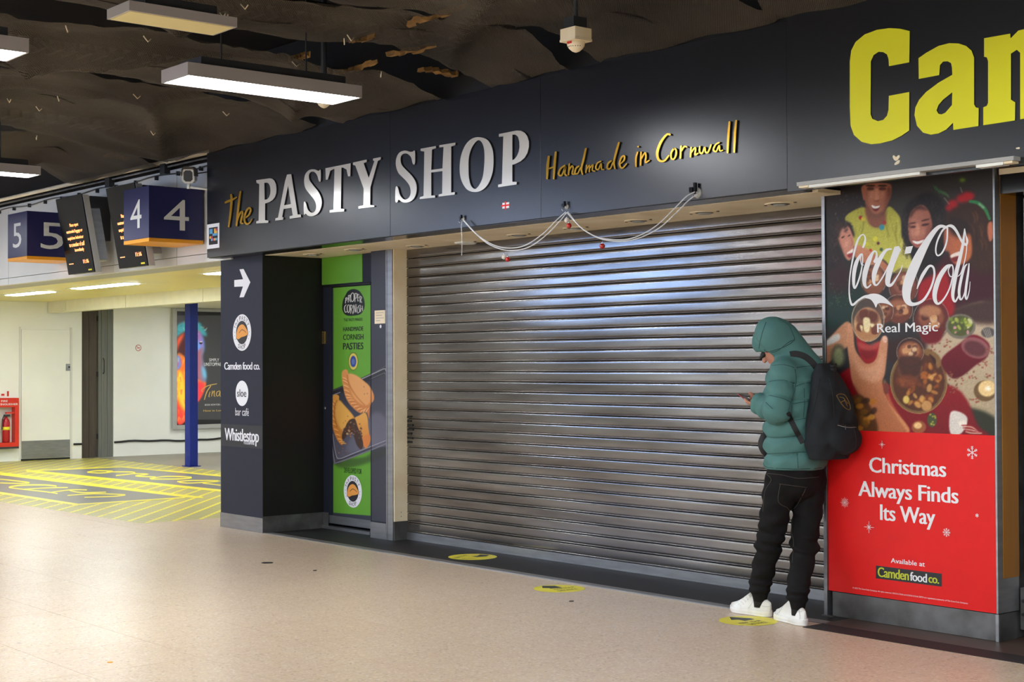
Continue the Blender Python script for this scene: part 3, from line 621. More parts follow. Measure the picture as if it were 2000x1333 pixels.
# small stickers and scars on the fascia
def quadpx(p, q, pl, name, m, parent=None, d=.0015, px=True):
    a = onp(*p, pl) if px else p; b = onp(*q, pl) if px else q
    return MB().prism([(a[0], a[1]), (b[0], a[1]), (b[0], b[1]), (a[0], b[1])], pl, .0002, d).build(name, m, parent)
fl = thing('sticker', to3(PF, *onp(988, 401, PF)), 'tiny white sticker with a red cross below the last silver letter', 'sticker')
quadpx((981.5, 408), (994.5, 395), PF, 'backing', M['print_white'], fl)
c = M['print_red']; a = onp(987.5, 401.5, PF)
box('cross_bar', a[0]-.045, a[0]+.045, YF-.0022, YF-.0016, a[1]-.005, a[1]+.005, c, fl); box('cross_bar', a[0]-.006, a[0]+.006, YF-.0024, YF-.0017, a[1]-.028, a[1]+.028, c, fl)
ns = thing('notice', to3(PF, *onp(416.5, 461, PF)), 'small white card with coloured squares at the fascia left end', 'notice')
quadpx((404.8, 487), (428.5, 435.5), PF, 'card', M['print_white'], ns)
quadpx((408.3, 479), (425.5, 443), PF, 'field', M['print_black'], ns, .002)
cols = {'b': mat('sticker_blue', (90, 160, 205), .5), 'r': mat('sticker_pink', (196, 60, 96), .5), 'y': mat('sticker_yellow', (230, 180, 60), .5)}
tile = ['bb.yr', 'bb.yy', '..bbb', 'yr...', '.bryb']
a = onp(409.6, 471.5, PF); b = onp(424.6, 446, PF)
for j, row in enumerate(tile):
    for i, ch in enumerate(row):
        if ch == '.': continue
        x = a[0]+(b[0]-a[0])*i/5; z = b[1]-(b[1]-a[1])*(j+1)/5
        box('square', x, x+(b[0]-a[0])/5, YF-.0028, YF-.002, z, z+(b[1]-a[1])/5, cols[ch], ns)
def scar(pts, pl, label, m='cream'):
    a = onp(*pts[0][:2], pl); g = [[ribbon([onp(p[0], p[1], pl)+(p[2],) for p in s], 3)] for s in (pts,)]
    tag(fill(g, pl, 'paint_scratch', M[m], d=.0008), label, 'scratch')
YC = 6.53; PC = ('Y', YC)
# ---- second fascia with lime letters
f2 = thing('shop_fascia', (-4.4, YC, 2.4), 'tall dark fascia with cropped lime letters at the right edge', 'shop sign')
x0 = onp(1537, 250, PC)[0]
box('panel', x0, -2.6, YC, YC+.03, onp(1540, 375, PC)[1], 3.6, M['fascia2'], f2, bevel=.001)
box('backing', x0+.01, -2.6, YC+.031, YC+.2, 2.46, 4.14, M['black'], f2)
Cc = [(993,203),(990,407),(858,432),(855,385),(845,355),(820,340),(790,338),(758,360),(740,400),(738,745),(750,775),(785,790),(820,782),(845,755),(855,715),(857,625),(990,600),(990,850),(940,885),(880,915),(800,935),(740,940),(680,925),(630,880),(608,820),(603,700),(603,400),(612,330),(640,275),(700,225),(780,195),(860,184),(930,188)]
aa = [[(1050,380),(1100,345),(1180,300),(1250,282),(1310,284),(1360,300),(1395,330),(1412,375),(1412,680),(1423,700),(1442,705),(1440,822),(1277,847),(1275,800),(1230,845),(1180,870),(1130,878),(1080,865),(1040,820),(1024,750),(1030,700),(1055,650),(1100,600),(1180,540),(1270,488),(1268,440),(1262,412),(1240,400),(1210,402),(1190,425),(1185,490),(1052,515)], [(1270,602),(1210,650),(1180,685),(1168,720),(1180,742),(1200,746),(1225,735),(1268,685)]]
mm = [(1477,250),(1647,220),(1650,250),(1700,200),(1760,185),(1820,195),(1855,235),(1900,190),(1970,165),(2040,180),(2065,240),(2068,590),(2095,600),(2095,715),(1905,745),(1905,630),(1918,620),(1915,330),(1890,300),(1862,330),(1862,610),(1885,625),(1885,750),(1712,778),(1712,345),(1690,325),(1652,350),(1652,650),(1680,668),(1678,785),(1472,817),(1472,700),(1495,690),(1503,670),(1503,400),(1495,375),(1477,370)]
for g in ([Cc], aa, [mm]): letter([[cD(l) for l in g]], 'letter', M['lime'], M['edge_dk'], f2, PC, th=.004, stand=.001)
for k, s in enumerate(([(1745, 305, .012), (1750, 311, .02), (1756, 305, .014)], [(1748, 321, .01), (1754, 317, .018), (1757, 314, .008)], [(1985, 290, .006), (1991, 289.5, .01)])):
    scar(s, PC, ['v-shaped paint scar under the lime letter C', 'small smear of filler just below the v-shaped scar', 'tiny light scratch under the cropped third lime letter'][k])
# strip light along the bottom of the second fascia
sl = thing('strip_light', (-4.9, 6.5, 2.4), 'slim cream strip light under the lime-lettered fascia, lens broken midway', 'light fitting')
PS = ('Y', 6.47); A = [onp(1573, 375, PS), onp(1795, 348, PS), onp(1905, 334, PS), onp(1958, 327.5, PS)]
zb = 2.425
box('tray', A[0][0]-.06, A[3][0]+.06, 6.47, 6.56, zb+.004, zb+.024, M['grey'], sl)
box('lens', A[0][0]+.02, A[1][0], 6.475, 6.555, zb-.012, zb+.003, M['white'], sl); box('lens', A[2][0], A[3][0], 6.475, 6.555, zb-.012, zb+.003, M['white'], sl)
box('end_cap', A[3][0]+.004, A[3][0]+.05, 6.475, 6.555, zb-.008, zb+.003, M['cream'], sl); box('end_cap', A[0][0]-.05, A[0][0]+.016, 6.475, 6.555, zb-.008, zb+.003, M['cream'], sl)
# ================================================================ SOFFIT, PILLAR, RECESS
sf = thing('soffit', (-8.5, 7.08, 2.426), 'cream soffit behind the fascia with round light fittings', 'soffit')
xs = [-11.6, -9.4, -7.5, -5.45]
for a, b in zip(xs[:-1], xs[1:]): box('panel', a+.001, b-.001, 6.766, 7.47, 2.426, 2.448, M['cream'], sf)
for k, (x, y) in enumerate([(613, 497), (694, 487.5), (815, 480.5), (910, 473.5), (1014, 459), (1125, 445.5), (1247, 431), (1376, 415), (1524, 398)]):
    p = on(x, y, 2, 2.426); t = thing('downlight', (p[0], p[1], 2.426), 'round soffit downlight, ' + ['first from the left, over the black recess', 'second from the left, over the green panel', 'third from the left, at the shutter corner', 'open round lens left of the hanging bead end', 'above the first bead swag', 'behind the white and red bauble pair at the middle hook', 'between middle and right hooks', 'right of the right hook', 'last before the lime-lettered fascia'][k], 'ceiling light', 'soffit downlights')
    ring = [(.062, 0), (.062, -.004), (.085, -.006), (.095, -.003), (.095, 0)] if k != 3 else [(.06, 0), (.06, -.01), (.075, -.014), (.09, -.006), (.09, 0)]
    MB().lathe([(r, h) for r, h in ring], (p[0], p[1], 2.426), 28).build('bezel', M['cream'] if k != 3 else M['white'], t, True)
    MB().lathe([(.06, -.0042), (.058, -.0045), (.045, -.005)] , (p[0], p[1], 2.426), 24).build('gap_ring', M['brownd'], t, True)
    if k != 3: MB().lathe([(.044, -.0052), (.042, -.012), (.02, -.014), (.001, -.014)], (p[0], p[1], 2.426), 24).build('lamp', M['grey'], t, True)
    for s in (-1, 1): MB().box(p[0]+s*.115-.008, p[0]+s*.115+.008, p[1]-.006, p[1]+.006, 2.4215, 2.426).build('spring_clip', M['brownd'], t)
pil = thing('sign_pillar', (-11.91, 7.0, 0), 'square dark navy pillar with white arrow and shop logos', 'pillar')
box('shaft', -12.285, -11.54, 6.74, 7.45, .13, 2.43, M['navy'], pil)
box('side_panel', -11.5398, -11.536, 6.742, 7.42, .146, 2.425, M['black'], pil); box('plinth', -12.29, -11.535, 6.735, 7.45, 0, .13, M['steel'], pil, bevel=.002)
box('plinth_side', -11.5348, -11.533, 6.735, 7.42, 0, .145, M['steel_dk'], pil)
MB().tube([(-11.5385, 6.7385, z) for z in (.15, .9, 1.2, 2.4)], .0025, 5).build('edge_trim', M['navy_dk'], pil)
PP = ('Y', 6.739)
fill([[cE([(168,300),(244,292),(213,207),(248,203),(307,318),(250,448),(213,450),(243,355),(168,358)])]], PP, 'arrow', M['print_white'], pil, px=True)
def disc(c, r, pl, name, m, parent, d, ry=None):
    ry = ry or r; return fill([[[(c[0]+r*math.cos(t), c[1]+ry*math.sin(t)) for t in np.linspace(0, 2*math.pi, 41)[:-1]]]], pl, name, m, parent, d=d)
def arc_text(s, pl, c, r, h, a0, a1, m, parent, d, inside=False, bold=.01):
    n = len(s)
    for i, ch in enumerate(s):
        if ch == ' ': continue
        a = math.radians(a0+(a1-a0)*(i+.5)/n); w = h*(.75 if ch not in 'Iie' else .5)
        cx, cy = c[0]+r*math.cos(a), c[1]+r*math.sin(a); q = a-math.pi/2 if not inside else a+math.pi/2
        M2 = lambda u, v: (cx+(u-.5)*w*math.cos(q)-(v-.5)*h*math.sin(q), cy+(u-.5)*w*math.sin(q)+(v-.5)*h*math.cos(q))
        text(ch, pl, None, None, 'character', m, parent, bold, d, px=False, M2=M2)
def pasty_logo(pl, c, r, parent):
    lg = disc(c, r, pl, 'round_logo', M['print_white'], parent, .001)
    disc(c, r*.64, pl, 'inner_disc', M['navy_dk'], lg, .0015)
    sh = [(-.62, -.32), (-.6, 0), (-.42, .3), (-.1, .46), (.2, .44), (.5, .22), (.68, -.02), (.6, -.16), (.3, -.24), (-.1, -.3), (-.4, -.4)]
    fill([[cr([(c[0]+x*r, c[1]+y*r) for x, y in sh], 4, True)]], pl, 'pasty_shape', M['edge_dk'], lg, d=.0019)
    fill([[cr([(c[0]+x*r*.94, c[1]+.01*r+y*r*.92) for x, y in sh], 4, True)]], pl, 'pasty_shape', mat_pasty, lg, d=.0022)
    fill([[ribbon([(c[0]+x*r, c[1]+y*r, .035*r) for x, y in [(-.3, -.02), (0, .15), (.3, .08), (.45, -.02)]])]], pl, 'crimp_line', M['edge_dk'], lg, d=.0026)
    arc_text('The', pl, c, r*.8, r*.2, 165, 118, M['print_black'], lg, .0024); arc_text('PASTY', pl, c, r*.8, r*.24, 112, 25, M['print_black'], lg, .0024, bold=.02)
    arc_text('SHOP', pl, c, r*.8, r*.24, 238, 302, M['print_black'], lg, .0024, inside=True, bold=.02)
    for a in (178, 192, 206, 2, -12, -26): disc((c[0]+.8*r*math.cos(math.radians(a)), c[1]+.8*r*math.sin(math.radians(a))), r*.025, pl, 'dot', M['print_black'], lg, .0024)
mat_pasty = mat('pasty_orange', (222, 150, 66), .5)
pc_ = onp(430+190*.225, 600+222*.225, PP); pasty_logo(PP, pc_, .163, pil)
def tF(s, lb, rt_, name='lettering', m='print_white', bold=.02, **k): return text(s, PP, cF([lb])[0], cF([rt_])[0], name, M[m], pil, bold, .0016, **k)
tF('Camden food co.', (38, 545), (345, 478), bold=.035, space=.9)
c_ = onp(430+190*.225, 600+750*.225, PP); disc(c_, .113, PP, 'round_logo', M['print_white'], pil, .001)
tF('sloe', (149, 780), (228, 716), m='print_black'); tF('bar café', (133, 942), (250, 880), bold=0)
quadpx(cF([(8, 1205)])[0], cF([(368, 1035)])[0], PP, 'patch', M['navy_dk'], pil, .0008)
tF('Whistlestop', (42, 1190), (336, 1068), bold=.03, space=.92); tF('FOOD&WINE', (208, 1192), (298, 1168), bold=.03)
# recess: dark return, panels, jamb
rc = thing('recess_panels', (-11.1, 7.42, 0), 'dark blue and green panelled surround of the shop side door', 'door surround')
YD = 7.37; PD = ('Y', YD); PJ = ('Y', 7.25)
box('panel', -11.533, -11.40, 7.36, 7.47, .13, 2.426, M['navy'], rc); box('base_plate', -11.533, -11.45, 7.355, 7.36, .003, .145, M['steel_dk'], rc)
xg0, xg1, xs1 = onp(635, 520, PD)[0], onp(714, 520, PD)[0], onp(724, 800, PJ)[0]
zt = onp(670, 560, PD)[1]; xj = onp(753.5, 800, PJ)[0]; xj2 = onp(766, 800, PJ)[0]
box('panel', -11.40, xs1-.002, 7.34, 7.47, zt+.02, 2.426, M['navy'], rc); box('green_panel', xg0, xg1, 7.335, 7.34, zt+.025, 2.424, M['green'], rc)
box('panel', xs1+.10, xj-.001, 7.26, 7.47, .15, 2.426, M['navy'], rc) if False else None
jb = thing('steel_jamb', ((xj+xj2)/2, 7.3, 0), 'brushed steel jamb between side door and shutter', 'jamb')
box('front_face', xj, xj2, 7.25, 7.44, .003, 2.426, M['steel'], jb, bevel=.003); box('seam', xj+.02, xj+.023, 7.2485, 7.25, .003, 2.42, M['dgrey'], jb)
gd = thing('guide_cover', (xj2+.01, 7.34, 0), 'cream painted shutter guide cover beside the steel jamb', 'guide rail')
box('cover', xj2+.001, xj2+.012, 7.262, 7.40, .16, 2.426, M['cream'], gd); box('foot', xj2+.001, xj2+.011, 7.262, 7.40, .003, .158, M['steel_dk'], gd); box('lip', xj2+.001, xj2+.016, 7.401, 7.412, .003, 2.426, M['cream'], gd)
for z in (.2, .235): MB().lathe([(.004, 0), (.003, .001)], (xj2+.012, 7.33, z), 8, 0).build('screw', M['dgrey'], gd)
# ---- the side door with its printed picture
D = thing('door_1', (-11.1, YD, 0), None, None); D['kind'] = 'structure'
D['label'] = 'shop side door with green printed picture of pasties on a tray'
xd0, xd1 = onp(633, 800, PD)[0], onp(724.5, 800, PD)[0]; xh = onp(613, 800, PD)[0]
box('hinge_stile', xh, xd0-.003, YD-.01, YD+.05, .06, zt, M['black'], D); box('frame_head', xh, xd1+.02, YD-.015, YD+.03, zt, zt+.02, M['black'], D)
for y in (571, 621, 634, 748, 835, 905, 985): MB().lathe([(.005, 0), (.004, -.003), (.001, -.004)], (xh+.03, YD-.01, onp(620, y, PD)[1]), 8, 1).build('rivet', M['steel'], D)
box('leaf', xd0, xd1, YD+.003, YD+.05, .05, zt-.004, M['navy'], D); zk = onp(670, 1010, PD)[1]
box('kick_plate', xd0+.004, xd1-.002, YD-.004, YD+.002, .055, zk, M['steel'], D); box('threshold', xd0-.02, xd1+.02, YD-.03, YD+.04, .004, .03, M['steel'], D)
lk = box('lock_body', onp(631, 690, PD)[0], onp(638.5, 690, PD)[0], YD-.022, YD, onp(634, 672, PD)[1], onp(634, 648, PD)[1], mat('brass', (170, 140, 70), .3, .8), D, bevel=.003)
for z in range(5): MB().lathe([(.005, 0), (.004, -.004)], ((onp(635, 690, PD)[0]), YD-.022, onp(634, 668-z*4, PD)[1]), 8, 1).build('button', M['dgrey'], lk)
MB().lathe([(.015, 0), (.014, -.012), (.004, -.014)], (onp(636.5, 797, PD)[0], YD, onp(636.5, 797.5, PD)[1]), 14, 1).build('knob', M['steel'], D, True)
cv = Canvas(626, 545, 760, 1030, 2.2, (50, 52, 64))
g1, g2 = (102, 164, 50), (96, 156, 46)
cv.poly([(651, 540), (724, 540), (724, 1008), (651, 1002)], g1, .3, sm=False, c2=g2)
cH = lambda pts: [tuple([640+p[0]*.165, 700+p[1]*.165]+[q*.165 for q in p[2:]]) for p in pts]     # crop 640,700 scale .165
cv.poly(cH([(60,1180),(400,1180),(560,1100),(700,1050),(720,1130),(500,1230),(300,1290),(120,1290)]), (34, 40, 30), 2.5, .5)
tray = [(-20,420),(60,375),(400,235),(700,85),(760,90),(760,980),(690,1010),(500,1100),(200,1215),(110,1255),(60,1230),(35,1150)]
cv.poly(cH(tray), (30, 31, 36), .5, c2=(66, 66, 76)); cv.poly(cH([(30,480),(150,420),(700,180),(760,160),(760,960),(500,1060),(140,1195),(95,1150)]), (44, 46, 56), .6, c2=(92, 90, 104))
cv.poly(cH([(560,640),(760,820),(760,940),(300,1120),(240,1000)]), (116, 114, 128), 3, .5)
for l, w, c in (([(10,410),(100,370),(400,250),(690,90)], 5, (120, 120, 128)), ([(20,480),(60,440),(150,405)], 7, (200, 200, 205)), ([(405,245),(540,185),(670,125),(688,150)], 9, (190, 190, 196)), ([(500,250),(660,180),(680,190)], 5, (150, 150, 158)),
                ([(45,1000),(80,1210),(120,1235),(480,1100),(700,1010)], 14, (126, 124, 134)), ([(60,900),(95,1130),(140,1190),(300,1130),(690,975)], 5, (210, 210, 216)), ([(20,800),(45,1100),(70,1220)], 9, (84, 82, 92))):
    cv.line(cH([(p[0], p[1], w) for p in l]), c, .3, .9)
cv.poly(cH([(165,190),(200,135),(235,145),(250,185),(330,200),(430,270),(500,340),(545,430),(545,500),(505,560),(490,720),(460,640),(380,650),(300,590),(230,500),(190,380)]), (222, 152, 88), .5, c2=(200, 120, 60))
cv.poly(cH([(250,190),(340,210),(430,280),(500,350),(500,520),(430,560),(340,500),(280,400)]), (232, 170, 108), 1.2, .8)
def crimps(edge, n, inw, c1, c2):
    P = np.array(cr(edge, 12)); L = np.linspace(0, len(P)-2, n).astype(int)
    for i in L:
        t = P[i+1]-P[i]; t = t/np.linalg.norm(t); m_ = np.array([t[1], -t[0]])*inw
        a = P[i]+m_*.1; b = P[i]+m_*.55+t*16; c = P[i]+m_+t*40
        cv.line(cH([tuple(a)+(10,), tuple(b)+(17,), tuple(c)+(6,)]), c1, .4, .8); cv.line(cH([tuple(a+t*13)+(4,), tuple(b+t*13)+(8,), tuple(c+t*13)+(4,)]), c2, .4, .65)
crimps([(172,230),(182,330),(205,440),(245,510),(310,590),(390,648),(455,650)], 13, 62, (244, 190, 132), (166, 92, 42))
cv.line(cH([(230,200,10),(250,300,12),(330,440,12),(440,560,10)]), (176, 100, 48), .7, .7)
cv.poly(cH([(60,450),(100,430),(135,450),(140,500),(200,560),(270,640),(320,715),(260,740),(210,820),(170,900),(175,1030),(120,980),(70,860),(40,720),(38,620),(60,520)]), (222, 160, 74), .5, c2=(196, 116, 44))
cv.poly(cH([(140,500),(200,570),(300,690),(240,750),(190,850),(130,800),(90,640)]), (232, 178, 88), 1.2, .8)
crimps([(66,500),(44,600),(44,720),(72,850),(118,965),(160,1015)], 11, 46, (244, 186, 108), (160, 86, 32))
cv.line(cH([(110,500,12),(85,560,12),(80,680,10),(110,820,8)]), (150, 82, 30), .7, .7)
cv.poly(cH([(320,715),(370,680),(440,645),(470,700),(480,800),(490,880),(500,1000),(450,1070),(420,1000),(390,900),(350,820)]), (228, 170, 84), .5, c2=(206, 124, 50))
cv.poly(cH([(420,940),(490,900),(505,980),(450,1060),(415,1010)]), (216, 128, 62), .6)
cv.poly(cH([(250,740),(320,720),(350,800),(390,900),(420,1010),(400,1080),(350,1040),(310,930),(290,880),(240,900),(190,960),(170,930),(200,840)]), (70, 50, 40), .5)
cv.spots([640+175*.165, 700+740*.165, 640+290*.165, 700+930*.165], 26, 2.3, [(196, 150, 96), (150, 90, 54), (96, 64, 50), (214, 176, 120), (180, 100, 50)])
cv.spots([640+300*.165, 700+760*.165, 640+400*.165, 700+1050*.165], 24, 2.2, [(120, 90, 74), (84, 60, 54), (150, 120, 96), (60, 44, 40)])
cv.spots([640+100*.165, 700+1030*.165, 640+240*.165, 700+1130*.165], 8, 1.2, [(190, 120, 70), (160, 96, 60)])
for x, y in ((435, 425), (470, 420), (430, 340), (238, 690), (210, 745)): cv.ell(640+x*.165, 700+y*.165, .8, .8, (110, 60, 24))
cJ = crop(650, 540, .12)
blobp = [(330,208),(400,222),(450,260),(500,350),(518,450),(505,540),(450,615),(350,640),(240,640),(180,600),(152,520),(165,400),(200,320),(250,240)]
cv.poly(cJ(blobp), (26, 30, 28), .3)
hw = [[(205,440,11),(215,350,11)], [(205,360,9),(232,350,11),(228,385,9),(210,395,8)], [(250,425,11),(255,315,11)], [(252,315,9),(280,310,12),(272,352,9),(256,362,8)], [(262,362,9),(290,420,10)],
      [(322,268,10),(296,300,12),(294,380,12),(318,412,11),(342,380,12),(345,300,12),(325,268,10)], [(360,415,11),(362,275,11)], [(362,278,9),(392,285,12),(388,345,10),(364,360,8)], [(405,405,11),(408,290,11)], [(408,292,8),(432,300,8)], [(407,345,8),(428,345,8)], [(405,402,8),(430,398,8)], [(447,430,11),(440,320,11)], [(440,322,8),(468,340,10),(462,375,9),(446,380,8)], [(450,382,8),(472,430,9)],
      [(222,462,9),(195,490,12),(190,540,12),(205,585,11),(230,575,8)], [(255,460,10),(235,500,12),(240,570,11),(262,590,10),(275,530,11),(272,480,11),(255,460,10)], [(290,605,11),(288,465,11)], [(288,468,8),(318,480,10),(312,525,9),(292,532,8)], [(298,535,8),(330,612,9)], [(340,595,10),(342,460,10),(372,590,10),(376,455,10)], [(397,590,11),(398,500,11)], [(397,468,10),(399,470,10)],
      [(440,470,9),(418,490,10),(430,530,10),(438,570,10),(418,592,10),(402,600,7)], [(452,580,10),(450,470,10)], [(485,565,10),(480,480,10)], [(452,535,8),(484,522,8)]]
for s in hw: cv.line(cJ(s), (232, 230, 222), .2)
cv.ell(690, 706.5, 9.6, 17.5, (60, 60, 40), .4); cv.ell(690, 706.5, 8.8, 16.5, (214, 196, 84), .4); cv.ell(690, 706.5, 5.8, 11, (44, 66, 150), .4); cv.ell(690, 707, 3.2, 6, (110, 130, 170), .6, .8)
pdm = vcol('door_print', .42)
q0, q1 = onp(633.5, 1008, PD), onp(724.3, 556, PD)
cv.grid(PD, (xd0+.001, xd1-.001, zk, zt-.006), .0042, 'printed_picture', pdm, D, d=0)
def tD(s, lb, rt_, b=.02, m='print_black', pl=PD): return text(s, pl, lb, rt_, 'lettering', M[m], D, b, .002)
pc2 = lambda x, y: (650+x*.12, 540+y*.12)
tD("'THE' PASTY MAKERS", pc2(180, 738), pc2(490, 672), 0); tD('HANDMADE', pc2(172, 897), pc2(500, 815)); tD('CORNISH', pc2(172, 1038), pc2(500, 938)); tD('PASTIES', pc2(172, 1195), pc2(498, 1078), .03)
tD('DEVELOPED FOR', (420+1020*.24756, 740+742*.24756), (420+1157*.24756, 740+714*.24756), .01)
pasty_logo(('Y', YD-.001), onp(420+1088*.24756, 740+890*.24756, PD), .142, D)
sp = thing('picture_board', ((xs1+xj)/2, 7.26, 0), 'narrow navy printed panel between green door and steel jamb', 'wall panel')
box('board', xs1+.001, xj-.001, 7.256, 7.47, onp(738, 1021, PJ)[1], 2.426, M['navy'], sp)
cv.grid(('Y', 7.2555), (xs1+.003, xj-.003, onp(738, 1019, PJ)[1], 2.42), .005, 'printed_picture', pdm, sp, d=0)
box('base_plate', xs1-.01, xj-.001, 7.25, 7.47, .003, onp(738, 1021, PJ)[1]-.002, M['steel'], sp)
nt1 = thing('notice', to3(PJ, *onp(742, 620, PJ)), 'cream paper notice taped right of the green door', 'notice')
quadpx((732, 633), (752.5, 606), PJ, 'paper', M['cream'], nt1)
for j in range(4): quadpx((734.5, 612+j*5.2), (734.5+[15, 11, 15, 8][j], 610.2+j*5.2), ('Y', 7.248), 'line_of_print', M['grey'], nt1)
disc(onp(743.5, 638, PJ), .014, PJ, 'round_sticker', M['print_white'], nt1, .001)
# ================================================================ ROLLER SHUTTER
YS = 7.40
sh = thing('roller_shutter', (-8, YS, 0), 'closed galvanised roller shutter filling the shop front', 'shutter')
P_ = .0787; prof = [(.004, .010), (.002, .004), (-.003, .0005), (-.0085, .001), (-.0105, .004), (-.0105, .0075), (-.008, .011), (-.0045, .0125), (-.0048, .0145), (-.0061, .0163), (-.0065, .0185), (-.0066, .021), (-.00665, .026), (-.0067, .036), (-.0067, .046), (-.00665, .055), (-.0066, .0605), (-.0063, .0655), (-.0056, .071), (-.0048, .0742), (.004, .0768), (.006, .082)]
XA, XB = xj2+.013, -5.585
V = []; n = len(prof)
for X in (XA, XB):
    for o_, z in prof: V.append((X, YS+o_, z))
sl0 = None; Fs = [[i, n+i, n+i+1, i+1] for i in range(n-1)]
for k in range(31):
    z = .07+k*P_
    if z+P_*.6 > 2.44: break
    if sl0 is None: sl0 = mkobj('slat', V, Fs, M['slat'], sh); soft(sl0, 60); base = sl0.location.copy(); sl0.location = (0, 0, z)
    else: dup(sl0, sh, (0, 0, z))
MB().box(XA, XB, YS-.012, YS+.012, .008, .068).box(XA, XB, YS-.016, YS+.012, .004, .012).build('bottom_bar', M['steel'], sh)
MB().box(XA, XB, YS-.004, YS+.03, 2.40, 2.47).build('head_rail', M['black'], sh)
# graffiti scuff at the left edge and scratches
sc1 = MB()
for i in range(7): z = 1.02-.035*i; sc1.box(XA+.01, XA+.06+.03*random.random(), YS-.0145, YS-.0135, z, z+.018)
tag(sc1.build('scuff_mark', M['black']), 'black scuffed dent at the left edge of the shutter', 'scuff')
# ================================================================ POSTER PILASTER
YP = 6.97; PO = ('Y', YP); XL, XR = -5.558, -4.463
pp = thing('poster_column', (-5.0, 7.2, 0), 'stainless clad column carrying the big red and dark advert', 'column')
box('core', XL, XR, YP+.012, 7.6, .15, 2.62, M['steel_dk'], pp)
box('edge_strip', XL-.026, XL-.002, YP-.01, 7.42, .003, 2.44, M['steel'], pp, bevel=.002)
box('edge_strip', XR+.002, XR+.014, YP-.008, 7.16, .15, 2.62, M['steel'], pp, bevel=.002)
box('plinth', XL+.02, XR+.004, YP+.008, 7.3, .004, .146, M['steel_dk'], pp, bevel=.002); box('corner_strip', XR-.008, XR+.010, YP+.0005, YP+.0075, .004, .146, M['steel'], pp)
box('plinth_side', XR+.0045, XR+.012, YP+.008, 7.14, .004, .146, M['steel_dk'], pp)
box('amber_side', XR+.0142, XR+.018, 7.01, 7.155, .33, 2.62, M['orange'], pp)
box('foot_plate', XL-.03, XL+.05, YP-.03, YP+.0, .0034, .010, M['steel_dk'], pp)
hb = box('bracket', XR+.02, XR+.05, 7.16, 7.2, .05, .27, M['steel_dk'], pp)
for z in (.13, .2): MB().lathe([(.01, 0), (.008, -.006)], (XR+.035, 7.16, z), 10, 1).build('bolt', M['dgrey'], hb)
# next shutter at the right edge
ns_ = thing('side_shutter', (-4.2, 7.3, 0), 'edge of a second shutter with pale guide rail, right of the column', 'shutter')
box('guide_rail', -4.43, -4.37, 7.2, 7.26, .09, 2.33, M['grey'], ns_, bevel=.002)
for z in (2.24, 2.20): MB().lathe([(.006, 0), (.005, -.004)], (-4.385, 7.2, z), 10, 1).build('bolt', M['dgrey'], ns_)
box('channel', -4.365, -4.35, 7.19, 7.26, .09, 2.33, M['steel'], ns_); box('channel', -4.34, -4.33, 7.2, 7.26, .09, 2.33, M['steel'], ns_)
box('backing', -4.42, -2.6, 7.262, 7.3, .05, 2.6, M['black'], ns_); box('head_box', -4.44, -2.6, 7.0, 7.25, 2.34, 2.46, M['fascia_edge'], ns_); box('head_strip', -4.44, -2.6, 6.99, 6.998, 2.44, 2.47, M['cream'], ns_)
for k in range(28): MB().box(-4.325, -2.6, 7.245, 7.26, .1+k*.08, .172+k*.08).build('slat', M['slat'], ns_)
# ================================================================ PASSAGE: signs, boards, doors, posters
def plat_sign(xl, xr, yf, num, label):
    t = thing('platform_sign', ((xl+xr)/2, (yf+6.7)/2, 2.58), label, 'sign', 'blue box platform signs')
    box('sign_box', xl, xr, yf, 6.70, 2.62, 3.09, M['signblue'], t, bevel=.002)
    box('amber_base', xl, xr, yf, 6.70, 2.585, 2.619, M['signorange'], t, bevel=.002)
    w = (xr-xl)
    text(num, ('Y', yf), (xl+w*.28, 2.72), (xl+w*.72, 2.98), 'numeral', M['offwhite'], t, .0, .002, px=False)
    dY = 6.70-yf; text(num, ('X', xr), (yf+dY*.27, 2.70), (yf+dY*.73, 2.98), 'numeral', M['offwhite'], t, .0, .002, px=False)
    box('mounting', xl+.1, xr-.1, 6.70, 6.72, 2.7, 3.0, M['grey'], t)
plat_sign(-13.055, -12.54, 6.156, '4', 'blue box platform sign numbered 4, beside the fascia end')
plat_sign(-15.87, -15.345, 6.156, '5', 'blue box platform sign numbered 5, at the left edge')
